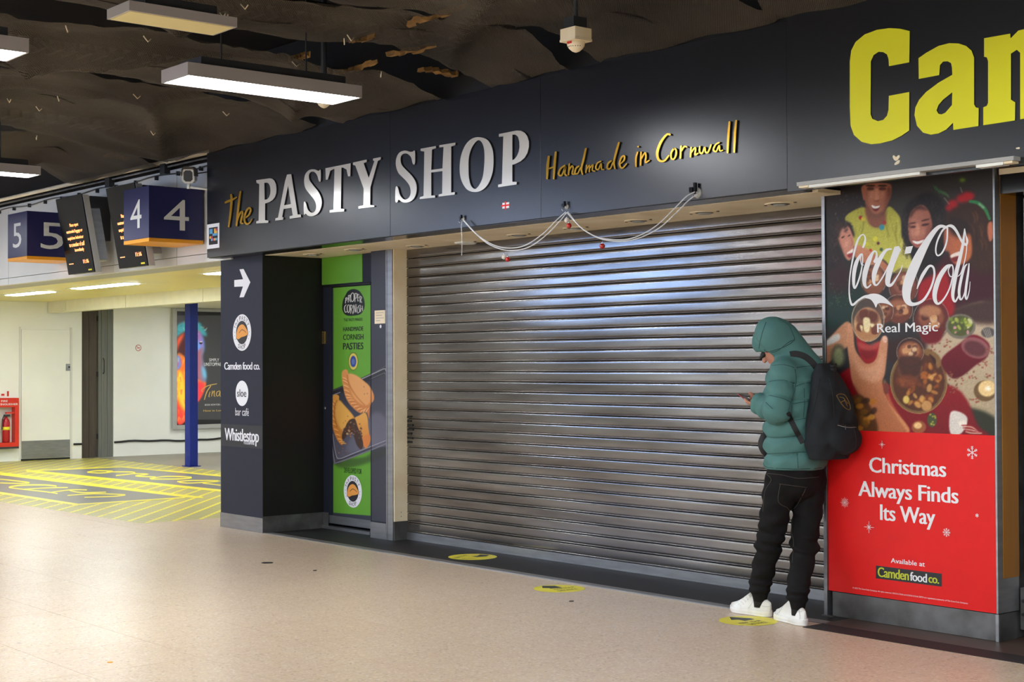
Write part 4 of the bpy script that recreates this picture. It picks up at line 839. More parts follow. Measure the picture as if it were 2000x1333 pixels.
def board(x0, x1, label):
    Yt, zt_, Yb, zb_ = 6.30, 3.183, 6.44, 2.41
    t = thing('departure_board', ((x0+x1)/2, 6.4, 2.41), label, 'display screen', 'tilted departure boards')
    def sh(n, m, a, b, z0, z1, d0, d1, bv=.002):      # slab following the tilted screen
        mb = MB(); f = lambda z: Yt+(zt_-z)*(Yb-Yt)/(zt_-zb_)
        V = [(x, f(z)+d, z) for x in (a, b) for d in (d0, d1) for z in (z0, z1)]
        return mb.add(V, [[0, 1, 3, 2], [4, 6, 7, 5], [0, 4, 5, 1], [2, 3, 7, 6], [0, 2, 6, 4], [1, 5, 7, 3]]).build(n, m, t, bevel=bv)
    sh('screen', M['gblack'], x0, x1, zb_, zt_, 0, .012); sh('casing', M['grey'], x0+.002, x1+.006, zb_+.003, zt_-.003, .0125, .075)
    sh('rear_housing', M['steel'], x0+.08, x1-.05, zb_+.12, zt_-.12, .0755, .2, .012); box('wall_arm', (x0+x1)/2-.08, (x0+x1)/2+.08, 6.5, 6.72, 2.75, 3.2, M['dgrey'], t)
    sh('yellow_label', M['yellow'], x1-.13, x1-.05, zb_+.02, zb_+.035, -.002, -.0005, 0)
    w = x1-x0; f = lambda z: Yt+(zt_-z)*(Yb-Yt)/(zt_-zb_)
    for s, u0, u1, v in (('Please report', .38, .70, .60), ('unattended luggage or', .22, .82, .52), ('suspicious behaviour', .22, .82, .435), ('to a member of staff', .24, .82, .355), ('immediately', .42, .76, .275)):
        o = text(s, ('Y', 0), (x0+w*u0, zb_+(zt_-zb_)*v), (x0+w*u1, zb_+(zt_-zb_)*(v+.055)), 'led_text', M['amber'], t, .035, 0, px=False)
        for vt in o.data.vertices: z = vt.co.z+ORG[t][2]; vt.co.y = f(z)-.003-ORG[t][1]
    for s, u0, u1, v, hh in (('...', .12, .27, .13, .012), ('11:16', .66, .86, .125, .05)):
        o = text(s, ('Y', 0), (x0+w*u0, zb_+(zt_-zb_)*v), (x0+w*u1, zb_+(zt_-zb_)*(v+hh)), 'led_text', M['amber'], t, .04, 0, px=False)
        for vt in o.data.vertices: z = vt.co.z+ORG[t][2]; vt.co.y = f(z)-.003-ORG[t][1]
board(-14.955, -14.32, 'tilted black departure board with amber text, wholly in view beside sign 5')
board(-13.755, -13.14, 'tilted black departure board partly hidden behind platform sign 4')
for k, (x, z) in enumerate([(lambda q: (q[0], q[2]))(on(*p, 1, 6.7)) for p in ((216, 357), (324, 331))]):
    t = tag(MB().box(x-.05, x+.05, 6.66, 6.72, z-.05, z+.05).build('junction_box', M['dgrey']), ['small dark junction box between the departure boards', 'small dark junction box above platform sign 4'][k], 'junction box')
# CCTV camera
cc = thing('security_camera', (-12.32, 6.45, 3.17), 'white framed security camera on a bracket above platform sign 4', 'camera')
cpos = np.array([-12.33, 6.44, 3.175]); d_ = (CAMP+np.array([0, -2., 0])-cpos); d_ /= np.linalg.norm(d_); s_ = np.cross(d_, [0, 0, 1]); s_ /= np.linalg.norm(s_); u_ = np.cross(s_, d_)
def obx(prof, a0, a1, name, m, par):
    n = len(prof); V = [cpos+d_*a+s_*x+u_*z for a in (a0, a1) for x, z in prof]
    return mkobj(name, V, [list(range(n))[::-1], [n+i for i in range(n)]]+[[i, (i+1) % n, n+(i+1) % n, n+i] for i in range(n)], m, par)
oc = lambda w, h, c: [(-w+c, -h), (w-c, -h), (w, -h+c), (w, h-c), (w-c, h), (-w+c, h), (-w, h-c), (-w, -h+c)]
obx(oc(.048, .06, .02), -.26, .02, 'housing', M['grey'], cc); obx(oc(.056, .066, .024), .02, .035, 'front_frame', M['white'], cc); obx(oc(.040, .050, .018), .035, .038, 'glass', M['dgrey'], cc)
obx([(-.06, .0), (-.055, .066), (-.03, .085), (.03, .085), (.055, .066), (.06, .0), (.052, .0), (.048, .06), (-.048, .06), (-.052, 0)], -.24, .045, 'sunshield', M['brownd'], cc)
MB().tube([cpos-u_*.07, cpos-u_*.115], .016, 10).tube([cpos-u_*.1, (-12.2, 6.72, 3.05)], .011, 8).build('bracket', M['white'], cc, True)
MB().tube([cpos-d_*.2, cpos-d_*.3+[0, 0, .02], (-12.2, 6.71, 3.24)], .006, 6).build('cable', M['brownd'], cc, True)
# wall door, extinguisher, posters on the end wall
X0 = XW; PX = ('X', XW)
d2 = thing('door_2', (XW, 9.53, 0), None, None); d2['kind'] = 'structure'; d2['label'] = 'flush white service door with grey chequer kick plate'
box('leaf', XW+.001, XW+.02, 9.135, 9.925, .03, 2.05, M['white'], d2, bevel=.003); box('kick_plate', XW+.0205, XW+.024, 9.137, 9.923, .035, .31, M['steel'], d2)
box('frame', XW+.001, XW+.012, 9.10, 9.13, 0, 2.09, M['offwhite'], d2); box('frame', XW+.001, XW+.012, 9.93, 9.965, 0, 2.09, M['offwhite'], d2); box('threshold', XW+.001, XW+.018, 9.135, 9.925, .0, .028, M['black'], d2)
hd = box('lock_plate', XW+.0205, XW+.03, 9.855, 9.925, 1.40, 1.51, M['steel'], d2); MB().lathe([(.014, 0), (.012, .01)], (XW+.03, 9.905, 1.46), 12, 0).build('keyhole', M['black'], hd)
ck = MB()
for i in range(30):
    for j in range(11): y = 9.15+i*.0257; z = .047+j*.0235; ck.box(XW+.024, XW+.0255, y, y+(.014 if (i+j) % 2 else .005), z, z+(.005 if (i+j) % 2 else .014))
ck.build('chequer_relief', M['steel'], d2, kind='stuff')
fc = thing('extinguisher_cabinet', (XW+.07, 8.83, .2), 'red glazed fire extinguisher cabinet on the wall at the left edge', 'cabinet')
fx = XW+.14
box('back_box', XW+.001, fx-.02, 8.60, 9.046, .235, .985, M['red'], fc) if False else None
box('frame', fx-.14, fx, 8.985, 9.046, .235, .985, M['red'], fc); box('frame', fx-.14, fx, 8.60, 8.66, .235, .985, M['red'], fc); box('frame', fx-.14, fx, 8.6605, 8.9845, .845, .985, M['red'], fc); box('frame', fx-.14, fx, 8.6605, 8.9845, .235, .30, M['red'], fc)
box('back_panel', fx-.138, fx-.13, 8.661, 8.984, .3, .845, M['offwhite'], fc); box('base', fx-.14, fx+.004, 8.60, 9.046, .205, .234, M['dgrey'], fc)
text('FIRE', ('X', fx), (8.77, .925), (8.87, .955), 'lettering', M['print_white'], fc, .01, .002, px=False); text('EXTINGUISHER', ('X', fx), (8.66, .875), (9.03, .905), 'lettering', M['print_white'], fc, .01, .002, px=False)
fe = thing('fire_extinguisher', (fx-.07, 8.86, .3), 'red fire extinguisher with yellow band inside the wall cabinet', 'fire extinguisher')
MB().lathe([(.05, 0), (.058, .01), (.058, .30), (.05, .345), (.022, .375), (.02, .40)], (fx-.07, 8.87, .302), 20).build('cylinder', mat('dark_red_enamel', (170, 26, 34), .25), fe, True)
MB().lathe([(.0585, .19), (.0585, .24)], (fx-.07, 8.87, .302), 20).build('yellow_band', M['yellow'], fe, True)
MB().box(fx-.09, fx-.03, 8.84, 8.92, .70, .73).tube([(fx-.06, 8.84, .72), (fx-.03, 8.80, .66), (fx-.02, 8.79, .5)], .009, 6).build('valve', M['dgrey'], fe); box('handle', fx-.08, fx-.02, 8.86, 8.99, .745, .765, M['red'], fe)
en = thing('notice', (XW+.01, 8.88, 1.03), 'small white and red fire notice above the red cabinet', 'notice')
box('plate', XW+.001, XW+.006, 8.70, 8.95, 1.0, 1.10, M['white'], en); box('red_field', XW+.0062, XW+.008, 8.82, 8.87, 1.02, 1.05, M['red'], en); box('red_field', XW+.0062, XW+.008, 8.91, 8.94, 1.01, 1.09, M['red'], en)
gp = thing('board_partition', (XW, 10.4, 0), 'dark brown and grey boarded partition filling the gap in the end wall', 'partition')
box('brown_board', XW-.12, XW-.05, 10.13, 10.27, 0, 2.44, M['brownd'], gp); box('brown_board', XW-.12, XW-.045, 10.272, 10.42, 0, 2.44, M['brownd'], gp)
for k in range(5): box('grey_board', XW-.1, XW-.02+.006*(k % 2), 10.422+k*.05, 10.470+k*.05, 0, 2.44, M['greyb'], gp)
MB().tube([(XW-.01, 10.5, 1.35), (XW+.02, 10.5, 1.38), (XW+.02, 10.5, 1.56), (XW-.01, 10.5, 1.6)], .008, 6).build('handle', M['black'], gp, True)
for z in (.3, 1.3, 2.2): MB().box(XW-.045, XW-.03, 10.40, 10.425, z, z+.08).build('hinge', M['black'], gp)
y = 10.68; pts = []
while y < 13.8: pts.append((XW+.012, y, .235+.012*math.sin(3*y)+.006*math.sin(11*y))); y += .12
MB().tube(pts, .018, 6).build('trim_8', M['print_black'], None, True)['kind'] = 'structure'
MB().tube([(XW+.012, 9.99, .23), (XW+.012, 10.125, .23)], .018, 6).build('trim_9', M['print_black'], None, True)['kind'] = 'structure'
nsg = thing('no_smoking_sign', (XW+.01, 11.1, 1.77), 'small round no smoking sign on the white end wall', 'sign')
MB().lathe([(.055, 0), (.055, .003)], (XW+.001, 11.102, 1.77), 24, 0).build('disc', M['white'], nsg)
fill([[[(11.102+r*math.cos(t), 1.77+r*math.sin(t)) for t in np.linspace(0, 6.283, 29)[:-1]] for r in (.053, .043)]], ('X', XW+.0045), 'ring', mat('dull_red', (190, 90, 80), .5), nsg)
fill([[ribbon([(11.07, 1.80, .008), (11.134, 1.74, .008)], 2)], [ribbon([(11.075, 1.765, .01), (11.13, 1.775, .01)], 2)]], ('X', XW+.0045), 'slash', bpy.data.materials['dull_red'], nsg)
bp_ = thing('blue_post', (-19.96, 10.46, 0), 'square blue steel post standing on the grey platform floor', 'post')
box('shaft', -20.03, -19.87, 10.40, 10.53, .015, 2.44, M['bluepost'], bp_, bevel=.006); box('base_plate', -20.06, -19.84, 10.37, 10.56, 0, .015, M['bluepost'], bp_)
# framed poster of the singing figure
tf = thing('framed_poster', (XW+.04, 12.4, .4), 'backlit black poster of a colourful singing figure in a grey frame, behind the blue post', 'poster')
fy0, fy1, fz0, fz1 = 11.69, 13.2, .415, 2.435
for a in ((fy0, fy0+.075, fz0, fz1), (fy1-.075, fy1, fz0, fz1), (fy0+.0755, fy1-.0755, fz0, fz0+.07), (fy0+.0755, fy1-.0755, fz1-.05, fz1)): box('frame', XW+.001, XW+.07, *a, M['grey'], tf, bevel=.004)
box('black_border', XW+.001, XW+.04, fy0+.076, fy1-.076, fz0+.071, fz1-.051, M['gblack'], tf)
tc = Canvas(330, 590, 500, 850, 3, (46, 46, 48))
cT = crop(320, 590, .1952)
tc.poly(cT([(128,0),(128,1180),(900,1180),(900,0)]), (60, 60, 62), 1, sm=False); tc.poly(cT([(90,1180),(900,1180),(900,1300),(90,1300)]), (24, 24, 25), .5, sm=False); tc.poly(cT([(90,0),(900,0),(900,135),(90,135)]), (18, 18, 20), .5, sm=False); tc.poly(cT([(60,0),(126,0),(120,1300),(60,1300)]), (20, 20, 22), .4, sm=False)
tc.poly(cT([(128,560),(200,540),(240,640),(330,760),(420,800),(400,900),(340,1000),(320,960),(230,1180),(124,1180)]), (244, 130, 40), 1, c2=(236, 60, 60))
tc.poly(cT([(130,700),(190,720),(225,900),(225,1100),(150,1000),(128,880)]), (255, 214, 60), 3, .9); tc.poly(cT([(320,820),(400,820),(380,930),(340,1000),(322,980)]), (232, 60, 70), 2)
tc.poly(cT([(130,330),(170,290),(230,290),(235,520),(180,520),(130,490)]), (76, 34, 40), 3); tc.poly(cT([(130,250),(200,200),(330,200),(400,270),(430,340),(380,330),(320,290),(230,290),(150,340),(130,380)]), (70, 160, 170), 2)
tc.poly(cT([(130,380),(200,310),(190,360),(150,440),(130,500)]), (226, 90, 60), 2); tc.poly(cT([(322,300),(370,310),(400,380),(405,460),(380,520),(330,510)]), (224, 80, 130), 2, c2=(80, 160, 240), ang=0)
tc.poly(cT([(322,380),(350,400),(360,470),(322,500)]), (90, 170, 250), 2); tc.ell(*cT([(370, 412)])[0], 3.2, 2.2, (40, 10, 30), .4); tc.ell(*cT([(372, 400)])[0], 2.6, .8, (245, 235, 235), .4)
tc.poly(cT([(130,540),(165,560),(170,640),(130,680)]), (90, 140, 240), 2); tc.poly(cT([(322,520),(400,460),(390,560),(420,700),(420,800),(350,780),(322,700)]), (232, 70, 60), 2, c2=(60, 150, 200), ang=0)
tc.poly(cT([(380,640),(415,690),(422,760),(390,740)]), (110, 180, 210), 2)
for i in range(50):
    x, y = random.uniform(128, 228), random.uniform(560, 1170); tc.line(cT([(x, y, 8), (x+random.uniform(-15, 15), y+50, 3)]), random.choice([(255, 220, 90), (250, 120, 40), (230, 50, 90), (255, 160, 50)]), .6, .7)
for i in range(30):
    x, y = random.uniform(135, 420), random.uniform(200, 330); tc.line(cT([(x, y, 7), (x+random.uniform(5, 30), y+random.uniform(-30, 30), 3)]), random.choice([(60, 190, 200), (180, 220, 210), (220, 120, 60), (40, 100, 120)]), .6, .7)
tc.grid(('X', XW+.0405), (fy0+.078, fy1-.078, fz0+.073, fz1-.053), .012, 'picture', vcol('backlit_print', .25, .35), tf, d=0)
PT = ('X', XW+.0415)
def tT(s, a, b, m='print_white', b_=0.): text(s, PT, cT([a])[0], cT([b])[0], 'lettering', M[m], tf, b_, .002)
tT('SIMPLY', (452, 598), (552, 566)); tT('UNSTOPPABLE', (402, 642), (606, 608), b_=.01); tT('BOOK NOW FOR A SHOW', (410, 1040), (640, 1018)); 
M['goldp'] = mat('gold_print', (206, 170, 90), .5)
for s in ([(385,900,8),(380,880,8),(440,840,9),(530,820,8)], [(470,840,9),(430,900,11),(405,980,8)], [(462,900,7),(450,945,9),(458,950,6)], [(485,890,7),(478,945,8)], [(482,925,5),(505,890,8),(503,940,8),(515,945,5)], [(560,890,7),(530,905,9),(528,940,8),(550,935,7),(562,895,8),(562,945,8),(580,935,5)]):
    fill([[ribbon(cT(s), 4)]], PT, 'gold_lettering', M['goldp'], tf, px=True, d=.002)
tT('The Tina Turner Musical', (432, 975), (600, 962), m='goldp') if False else None
tT('Now in London', (395, 1100), (640, 1075), m='goldp', b_=.01)
# yellow floor graphics of the passage
gf = thing('floor_graphic', (-16, 8, 0), 'yellow hatched and grey lettered floor graphic at the passage entrance', 'floor sticker')
cY = crop(0, 860, .22); PZ = ('Z', 0.)
def fpoly(pts, name, m, d, px=True): return fill([[cY(pts)]], PZ, name, m, gf, d=d, px=px)
hatch = [(-300,170),(0,188),(500,172),(900,160),(1960,262),(2300,290),(2300,640),(1960,690),(1700,712),(1240,742),(600,640),(0,550),(-300,500)]
M['hatch_base'] = mat('pale_hatch_ground', (206, 198, 132), .3); M['olive'] = mat('olive_lines', (120, 122, 60), .4)
M['panel_grey'] = mat('grey_floor_print', (122, 122, 122), .3); M['fy'] = mat('floor_yellow', (240, 226, 60), .35)
fpoly(hatch, 'ground', M['hatch_base'], .0006)
HP = [onp(*p, PZ) for p in cY(hatch)]
def hlines(p, q, sp, w, name, m, d):
    p = np.array(onp(*cY([p])[0], PZ)); q = np.array(onp(*cY([q])[0], PZ)); t = (q-p)/np.linalg.norm(q-p); n = np.array([-t[1], t[0]]); P = np.array(HP); o = (P-p)@n; G = []
    for k in np.arange(o.min(), o.max(), sp):
        xs = []
        for i in range(len(P)):
            a, b = o[i]-k, o[(i+1) % len(P)]-k
            if (a > 0) != (b > 0): r = P[i]+(P[(i+1) % len(P)]-P[i])*a/(a-b); xs.append((r-p)@t)
        xs.sort()
        for a, b in zip(xs[::2], xs[1::2]):
            c0, c1 = p+n*k+t*a, p+n*k+t*b; G.append([[tuple(c0-n*w/2), tuple(c1-n*w/2), tuple(c1+n*w/2), tuple(c0+n*w/2)]])
    fill(G, PZ, name, m, gf, d=d)['kind'] = 'stuff'
hlines((1240, 742), (1960, 690), .085, .022, 'olive_line', M['olive'], .0009); hlines((1240, 742), (1960, 478), .21, .04, 'yellow_line', M['fy'], .0012)
fpoly([(-300,270),(0,305),(1640,508),(690,572),(0,468),(-300,430)], 'grey_panel', M['panel_grey'], .0022); fpoly([(300,277),(1080,242),(1960,322),(2300,350),(2300,480),(1960,448)], 'grey_panel', M['panel_grey'], .0022)
for s in ([(-300,262,26),(0,300,26),(1640,500,22),(1800,512,12)], [(-300,430,18),(0,472,20),(690,576,18)], [(690,574,10),(1640,513,10)], [(230,277,8),(1080,240,9),(1960,320,14),(2300,352,14)], [(240,275,20),(1960,452,20),(2300,490,20)]):
    fill([[ribbon(cY(s), 2, False)]], PZ, 'yellow_border', M['fy'], gf, px=True, d=.0028)
for s in ([(0,350,9),(150,366,10),(262,381,10),(180,388,9),(0,384,9)], [(500,412,12),(400,402,12),(200,404,12),(85,420,12),(130,432,10),(400,462,10),(510,478,10)], [(210,440,9),(420,428,9),(600,424,9)], [(430,470,8),(620,446,10),(770,446,9)], [(620,452,8),(730,470,10),(940,465,9)], [(600,495,9),(840,480,9),(1110,488,10)], [(750,512,9),(1000,504,9),(1112,492,9)],
          [(775,288,10),(860,275,10),(1000,280,12),(900,295,9),(780,290,8)], [(950,285,9),(1170,286,10),(1180,300,9),(1030,318,9)], [(1180,300,10),(1320,305,9),(1200,322,9),(1380,330,9)], [(1330,345,9),(1480,325,9),(1700,334,11),(1600,348,10),(1340,350,9)], [(1575,372,10),(1700,362,9),(1960,366,9),(1700,385,9),(1590,378,9)], [(1800,385,9),(1960,405,9)]):
    fill([[ribbon(cY(s), 4)]], PZ, 'floor_lettering', M['fy'], gf, px=True, d=.0034)
# round distancing stickers
def fsticker(c, r, z, label, arrow, txt, cr_):
    t = thing('floor_sticker', (c[0], c[1], z), label, 'floor sticker', 'round yellow distancing stickers')
    disc(c, r, ('Z', z), 'yellow_disc', M['yellow'], t, .0008); fill([[cr_(arrow)]], ('Z', z), 'arrow', M['print_black'], t, px=True, d=.0012)
    for s, o, ax_, ay_, h in txt:
        O = np.array(onp(*cr_([o])[0], ('Z', z))); A_ = np.array(onp(*cr_([ax_])[0], ('Z', z)))-O; n_ = np.array([-A_[1], A_[0]])/np.linalg.norm(A_)*h*ay_
        text(s, ('Z', z), None, None, 'lettering', M['print_black'], t, .01, .002, px=False, M2=lambda u, v: (O[0]+A_[0]*u+n_[0]*v, O[1]+A_[1]*u+n_[1]*v))
cs = crop(860, 1060, .15); c3 = crop(1380, 1140, .11)
fsticker(on(923, 1088.5, 2, .003)[:2], .185, .003, 'round yellow floor sticker on the dark mat by the shutter', [(400,183),(480,178),(520,160),(640,166),(600,185),(470,193)], [('KEEP YOUR', (215, 212), (370, 168), 1, .035), ('DISTANCE', (300, 222), (460, 212), 1, .035)], cs)
fsticker(on(1092, 1150.5, 2, 0)[:2], .168, .0, 'round yellow floor sticker on the terrazzo, middle of the three', [(1325,570),(1490,568),(1585,590),(1430,606),(1425,598),(1330,597)], [('KEEP YOUR', (1500, 622), (1770, 586), 1, .035), ('DISTANCE', (1560, 642), (1800, 612), 1, .035)], cs)
fsticker(on(1461, 1213.5, 2, 0)[:2], .165, .0, 'round yellow floor sticker partly under the white trainers', [(405,600),(780,625),(850,645),(680,672),(560,650),(440,655)], [('KEEP YOUR', (620, 728), (1000, 672), 1, .035), ('DISTANCE', (800, 745), (1100, 700), 1, .035)], c3)
# litter
for k, (x, y, w, h, m, l) in enumerate([(522, 1100, 24, 3, 'print_black', 'black scrap of tape on the terrazzo left of the shop'), (615, 1115, 8, 2, 'brownd', 'small dark chip on the terrazzo right of the tape scrap'), (215, 1294, 12, 3, 'signorange', 'tiny orange paper scrap near the bottom left'), (1116, 1175, 10, 2.4, 'brownd', 'small brown leaf scrap below the middle yellow sticker'), (1576, 870+400, 1, 1, 'brownd', 'x')][:4]):
    a = [onp(x+dx*w/2, y+dy*h/2, ('Z', .001)) for dx, dy in ((-1, .3), (-.6, -.9), (.7, -1), (1, -.2), (.8, .6), (-.5, 1))]
    tag(MB().prism(a, ('Z', .0), .0002, .002).build('litter_scrap', M[m]), l, 'litter')
# ================================================================ GARLAND ON THE FASCIA
M['bead'] = mat('silver_white_beads', (232, 232, 236), .3, .2); YG = 6.515; PG = ('Y', YG)
def beads(pts, name, label):
    P = cr([onp(*p, PG) for p in cB(pts)], 10); L = [0]
    for a, b in zip(P[:-1], P[1:]): L.append(L[-1]+np.linalg.norm(b-a))
    P = np.array(P); n = int(L[-1]/.0098); mb = MB()
    for s in np.linspace(0, L[-1], n):
        x = np.interp(s, L, P[:, 0]); z = np.interp(s, L, P[:, 1]); mb.sph((x, YG, z), .0044, 6, 4)
    o = mb.build(name, M['bead'], None, True); return tag(o, label, 'garland', 'silver bead strings on the fascia')
beads([(66,745),(62,780),(66,860),(64,935)], 'bead_string', 'short silver bead end hanging straight down at the left hook')
beads([(75,740),(150,820),(230,880),(330,910),(440,895),(540,830),(620,750),(665,695)], 'bead_string', 'lower silver bead swag between left and middle hooks')
beads([(75,735),(160,825),(250,880),(340,897),(430,880),(530,815),(605,740),(660,690)], 'bead_string', 'upper silver bead swag between left and middle hooks')
beads([(670,695),(740,770),(820,825),(890,850),(980,858),(1080,840),(1200,780),(1300,690),(1370,620),(1415,590)], 'bead_string', 'lower silver bead swag between middle and right hooks')
beads([(675,690),(750,780),(830,828),(900,845),(1000,848),(1090,822),(1190,762),(1290,665),(1355,600),(1400,575)], 'bead_string', 'upper silver bead swag between middle and right hooks')
def bauble(p, m, label):
    a = onp(*cB([p])[0], PG); r = .0175; y = YG-.012
    t = thing('bauble', (a[0], y, a[1]), label, 'bauble'); MB().sph((a[0], y, a[1]), r, 16, 10).build('ball', m, t, True)
    MB().lathe([(.005, 0), (.005, .006)], (a[0], y, a[1]+r-.001), 10).tube([(a[0], y, a[1]+r+.004), (a[0], y+.003, a[1]+r+.02)], .0015, 5).build('cap', M['chain'], t)
bauble((315, 948), M['bauble_white'], 'white bauble of the pair under the left swag'); bauble((336, 962), M['bauble_red'], 'red bauble of the pair under the left swag')
bauble((676, 738), M['bauble_white'], 'white bauble hanging just under the middle hook'); bauble((688, 768), M['bauble_red'], 'red bauble hanging just under the middle hook'); bauble((880, 886), M['bauble_red'], 'lone red bauble under the right swag')
for k, ((x, y), l) in enumerate([((75, 730), 'black and clear hook holding the left bead end'), ((668, 660), 'black and white hook holding the middle of the garland'), ((1420, 580), 'large black clip with clear sucker at the right garland end')]):
    a = onp(*cB([(x, y)])[0], ('Y', YF)); s = [.7, .9, 1.5][k]; t = thing('garland_hook', (a[0], YF, a[1]), l, 'hook')
    MB().lathe([(.022*s, 0), (.018*s, -.006), (.007*s, -.009), (.006*s, -.022)], (a[0], YF, a[1]), 16, 1).build('sucker', M['grey'], t, True)
    mb = MB(); mb.box(a[0]-.008*s, a[0]+.004*s, YF-.026, YF-.012, a[1]-.005*s, a[1]+.04*s).box(a[0]-.035*s, a[0]-.018*s, YF-.02, YF-.006, a[1]+.004*s, a[1]+.024*s); mb.build('clip', M['gblack'], t)
    MB().tube([(a[0], YF-.02, a[1]+.01), (a[0]-.004, YG-.005, a[1]-.02), (a[0]+.004, YG, a[1]-.03)], .003, 6).build('wire_hook', M['chain'], t, True)
# ================================================================ LIT SCREENS ACROSS THE HALL (seen as reflections in the shutter)
def hall_screen(x0, x1, z0, z1, y, rgb, s, label):
    t = thing('display_screen', ((x0+x1)/2, y, z0), label, 'display screen', 'lit screens across the hall')
    box('casing', x0-.05, x1+.05, y-.12, y-.01, z0-.05, z1+.05, M['dgrey'], t); box('screen', x0, x1, y-.0095, y, z0, z1, emis('screen_glow_%d' % int(s*10+x0), rgb, s), t)
    for x in (x0+.4, x1-.4): MB().tube([(x, y-.06, z1+.05), (x, y-.06, 4.15)], .015, 8).build('hanging_rod', M['dgrey'], t)
hall_screen(-17.2, -13.7, 2.25, 3.2, 0, (150, 190, 255), 9, 'large bluish white lit screen across the hall, seen only as a reflection in the shutter')
hall_screen(-12.6, -11.2, 2.30, 3.12, 0, (220, 70, 70), 1.1, 'reddish lit menu screen across the hall, seen only as a reflection in the shutter')
# ================================================================ THE BIG ADVERT ON THE COLUMN
ad = thing('advert', (-5.0, YP, .15), 'tall advert, dark party photo above a red field with white lettering', 'poster')
box('board', XL, XR, YP+.001, YP+.011, .15, 2.62, M['print_black'], ad)
zr = onp(1800, 846, PO)[1]
box('red_field', XL+.0005, XR-.0005, YP-.0005, YP+.0008, .1505, zr, M['print_red'], ad)
K = crop(1560, 330, .39747); Lc = crop(1620, 350, .20258)
ac = Canvas(1600, 322, 1962, 862, 2.0, (44, 42, 44))
P_L = lambda pts, c, sf=1.2, al=1., **k: ac.poly(Lc(pts), c, sf, al, **k)
P_K = lambda pts, c, sf=1.2, al=1., **k: ac.poly(K(pts), c, sf, al, **k)
def eL(x, y, rx, ry, c, sf=.6, al=1., rot=0): q = Lc([(x, y)])[0]; ac.ell(q[0], q[1], rx*.20258, ry*.20258, c, sf, al, rot)
def eK(x, y, rx, ry, c, sf=.6, al=1., rot=0): q = K([(x, y)])[0]; ac.ell(q[0], q[1], rx*.39747, ry*.39747, c, sf, al, rot)
P_L([(-100,80),(330,60),(330,500),(-100,500)], (40, 34, 34), 6); P_L([(560,60),(1600,-40),(1600,400),(560,400)], (52, 48, 46), 8)
P_L([(-100,760),(250,700),(300,1300),(-100,1400)], (24, 48, 42), 6); P_L([(-100,600),(150,760),(260,1000),(0,1100)], (46, 24, 28), 8)
P_L([(1040,780),(1350,760),(1620,860),(1620,1330),(1040,1330)], (62, 22, 34), 6)
# pale blurred tablecloth, lower right
P_K([(600,860),(690,730),(770,690),(970,700),(970,1310),(880,1240),(760,1090)], (196, 176, 150), 1.5, c2=(170, 152, 120)); P_K([(700,700),(960,640),(970,760),(760,740)], (70, 50, 46), 4)
P_K([(780,1190),(870,1180),(970,1230),(970,1320),(800,1320)], (44, 48, 34), 3)
P_K([(200,1010),(330,960),(420,1060),(760,1070),(880,1260),(900,1320),(300,1320),(200,1100)], (150, 22, 30), 2, c2=(110, 14, 24))
P_K([(420,860),(600,830),(620,900),(470,960)], (52, 30, 28), 4)
# man in the lime top
P_L([(150,375),(250,295),(350,280),(395,430),(480,450),(560,270),(640,315),(690,400),(700,560),(770,690),(790,820),(740,900),(610,900),(540,790),(350,690),(230,640),(200,500)], (170, 168, 62), 1, c2=(196, 192, 84))
for s in ([(300,300,10),(330,420,14),(300,560,12)], [(560,300,12),(540,420,14),(580,560,12)], [(650,420,12),(640,560,16),(700,760,14)]): ac.line(Lc(s), (120, 118, 40), 1.2, .6)
P_L([(700,560),(780,700),(800,820),(730,900),(640,760)], (206, 202, 110), 3, .7)
P_L([(350,270),(520,260),(540,420),(470,470),(380,430)], (132, 78, 58), 2)
P_L([(322,60),(578,45),(588,150),(568,220),(540,290),(490,360),(440,378),(390,350),(358,270),(340,190)], (184, 118, 92), .9, c2=(150, 88, 66), ang=0)
P_L([(312,90),(340,90),(345,190),(325,195)], (170, 100, 78), .8); P_L([(560,90),(600,100),(590,180),(572,190)], (120, 66, 48), 1)
P_L([(350,230),(400,300),(450,340),(530,290),(560,230),(530,330),(480,372),(430,378),(380,350)], (96, 60, 48), 2, .7)
for x in (395, 512): eL(x, 95, 36, 16, (70, 40, 32), .8, .85); eL(x, 64, 46, 9, (40, 26, 20), .8, .9)
P_L([(440,100),(470,100),(478,180),(462,205),(435,205)], (214, 150, 120), 1.6, .7); eL(455, 212, 30, 9, (120, 66, 50), 1, .7)
P_L([(402,252),(445,262),(486,258),(470,300),(445,312),(420,298)], (110, 40, 40), .6); P_L([(404,250),(445,262),(486,256),(474,276),(440,284),(415,276)], (240, 236, 230), .4)
for x, y, r, c in ((300, 372, 18, (170, 40, 34)), (325, 385, 20, (200, 180, 50)), (505, 465, 26, (60, 140, 160)), (530, 420, 18, (160, 50, 50)), (440, 578, 22, (214, 208, 60)), (362, 628, 18, (206, 200, 50)), (395, 690, 16, (190, 40, 40)), (470, 620, 14, (90, 40, 50)), (500, 680, 16, (60, 90, 60))): eL(x, y, r, r*1.1, c, .6)
def strands(x0, y0, x1, y1, n, cols, l=70, curl=30):
    for _ in range(n):
        x, y = random.uniform(x0, x1), random.uniform(y0, y1); s = random.choice((-1, 1))
        ac.line(Lc([(x, y, 5), (x+s*curl*.6, y+l*.35, 8), (x-s*curl*.4, y+l*.7, 7), (x+s*curl*.5, y+l, 3)]), random.choice(cols), .7, .55)
P_L([(345,110),(365,100),(372,220),(400,330),(370,300),(350,220)], (118, 66, 50), 2.2, .55); P_L([(560,80),(585,100),(575,220),(530,300),(540,200)], (104, 56, 42), 2.5, .6); P_L([(395,118),(430,120),(425,180),(395,190)], (218, 156, 128), 2.2, .5); P_L([(490,118),(530,118),(520,180),(488,180)], (206, 140, 112), 2.4, .45)
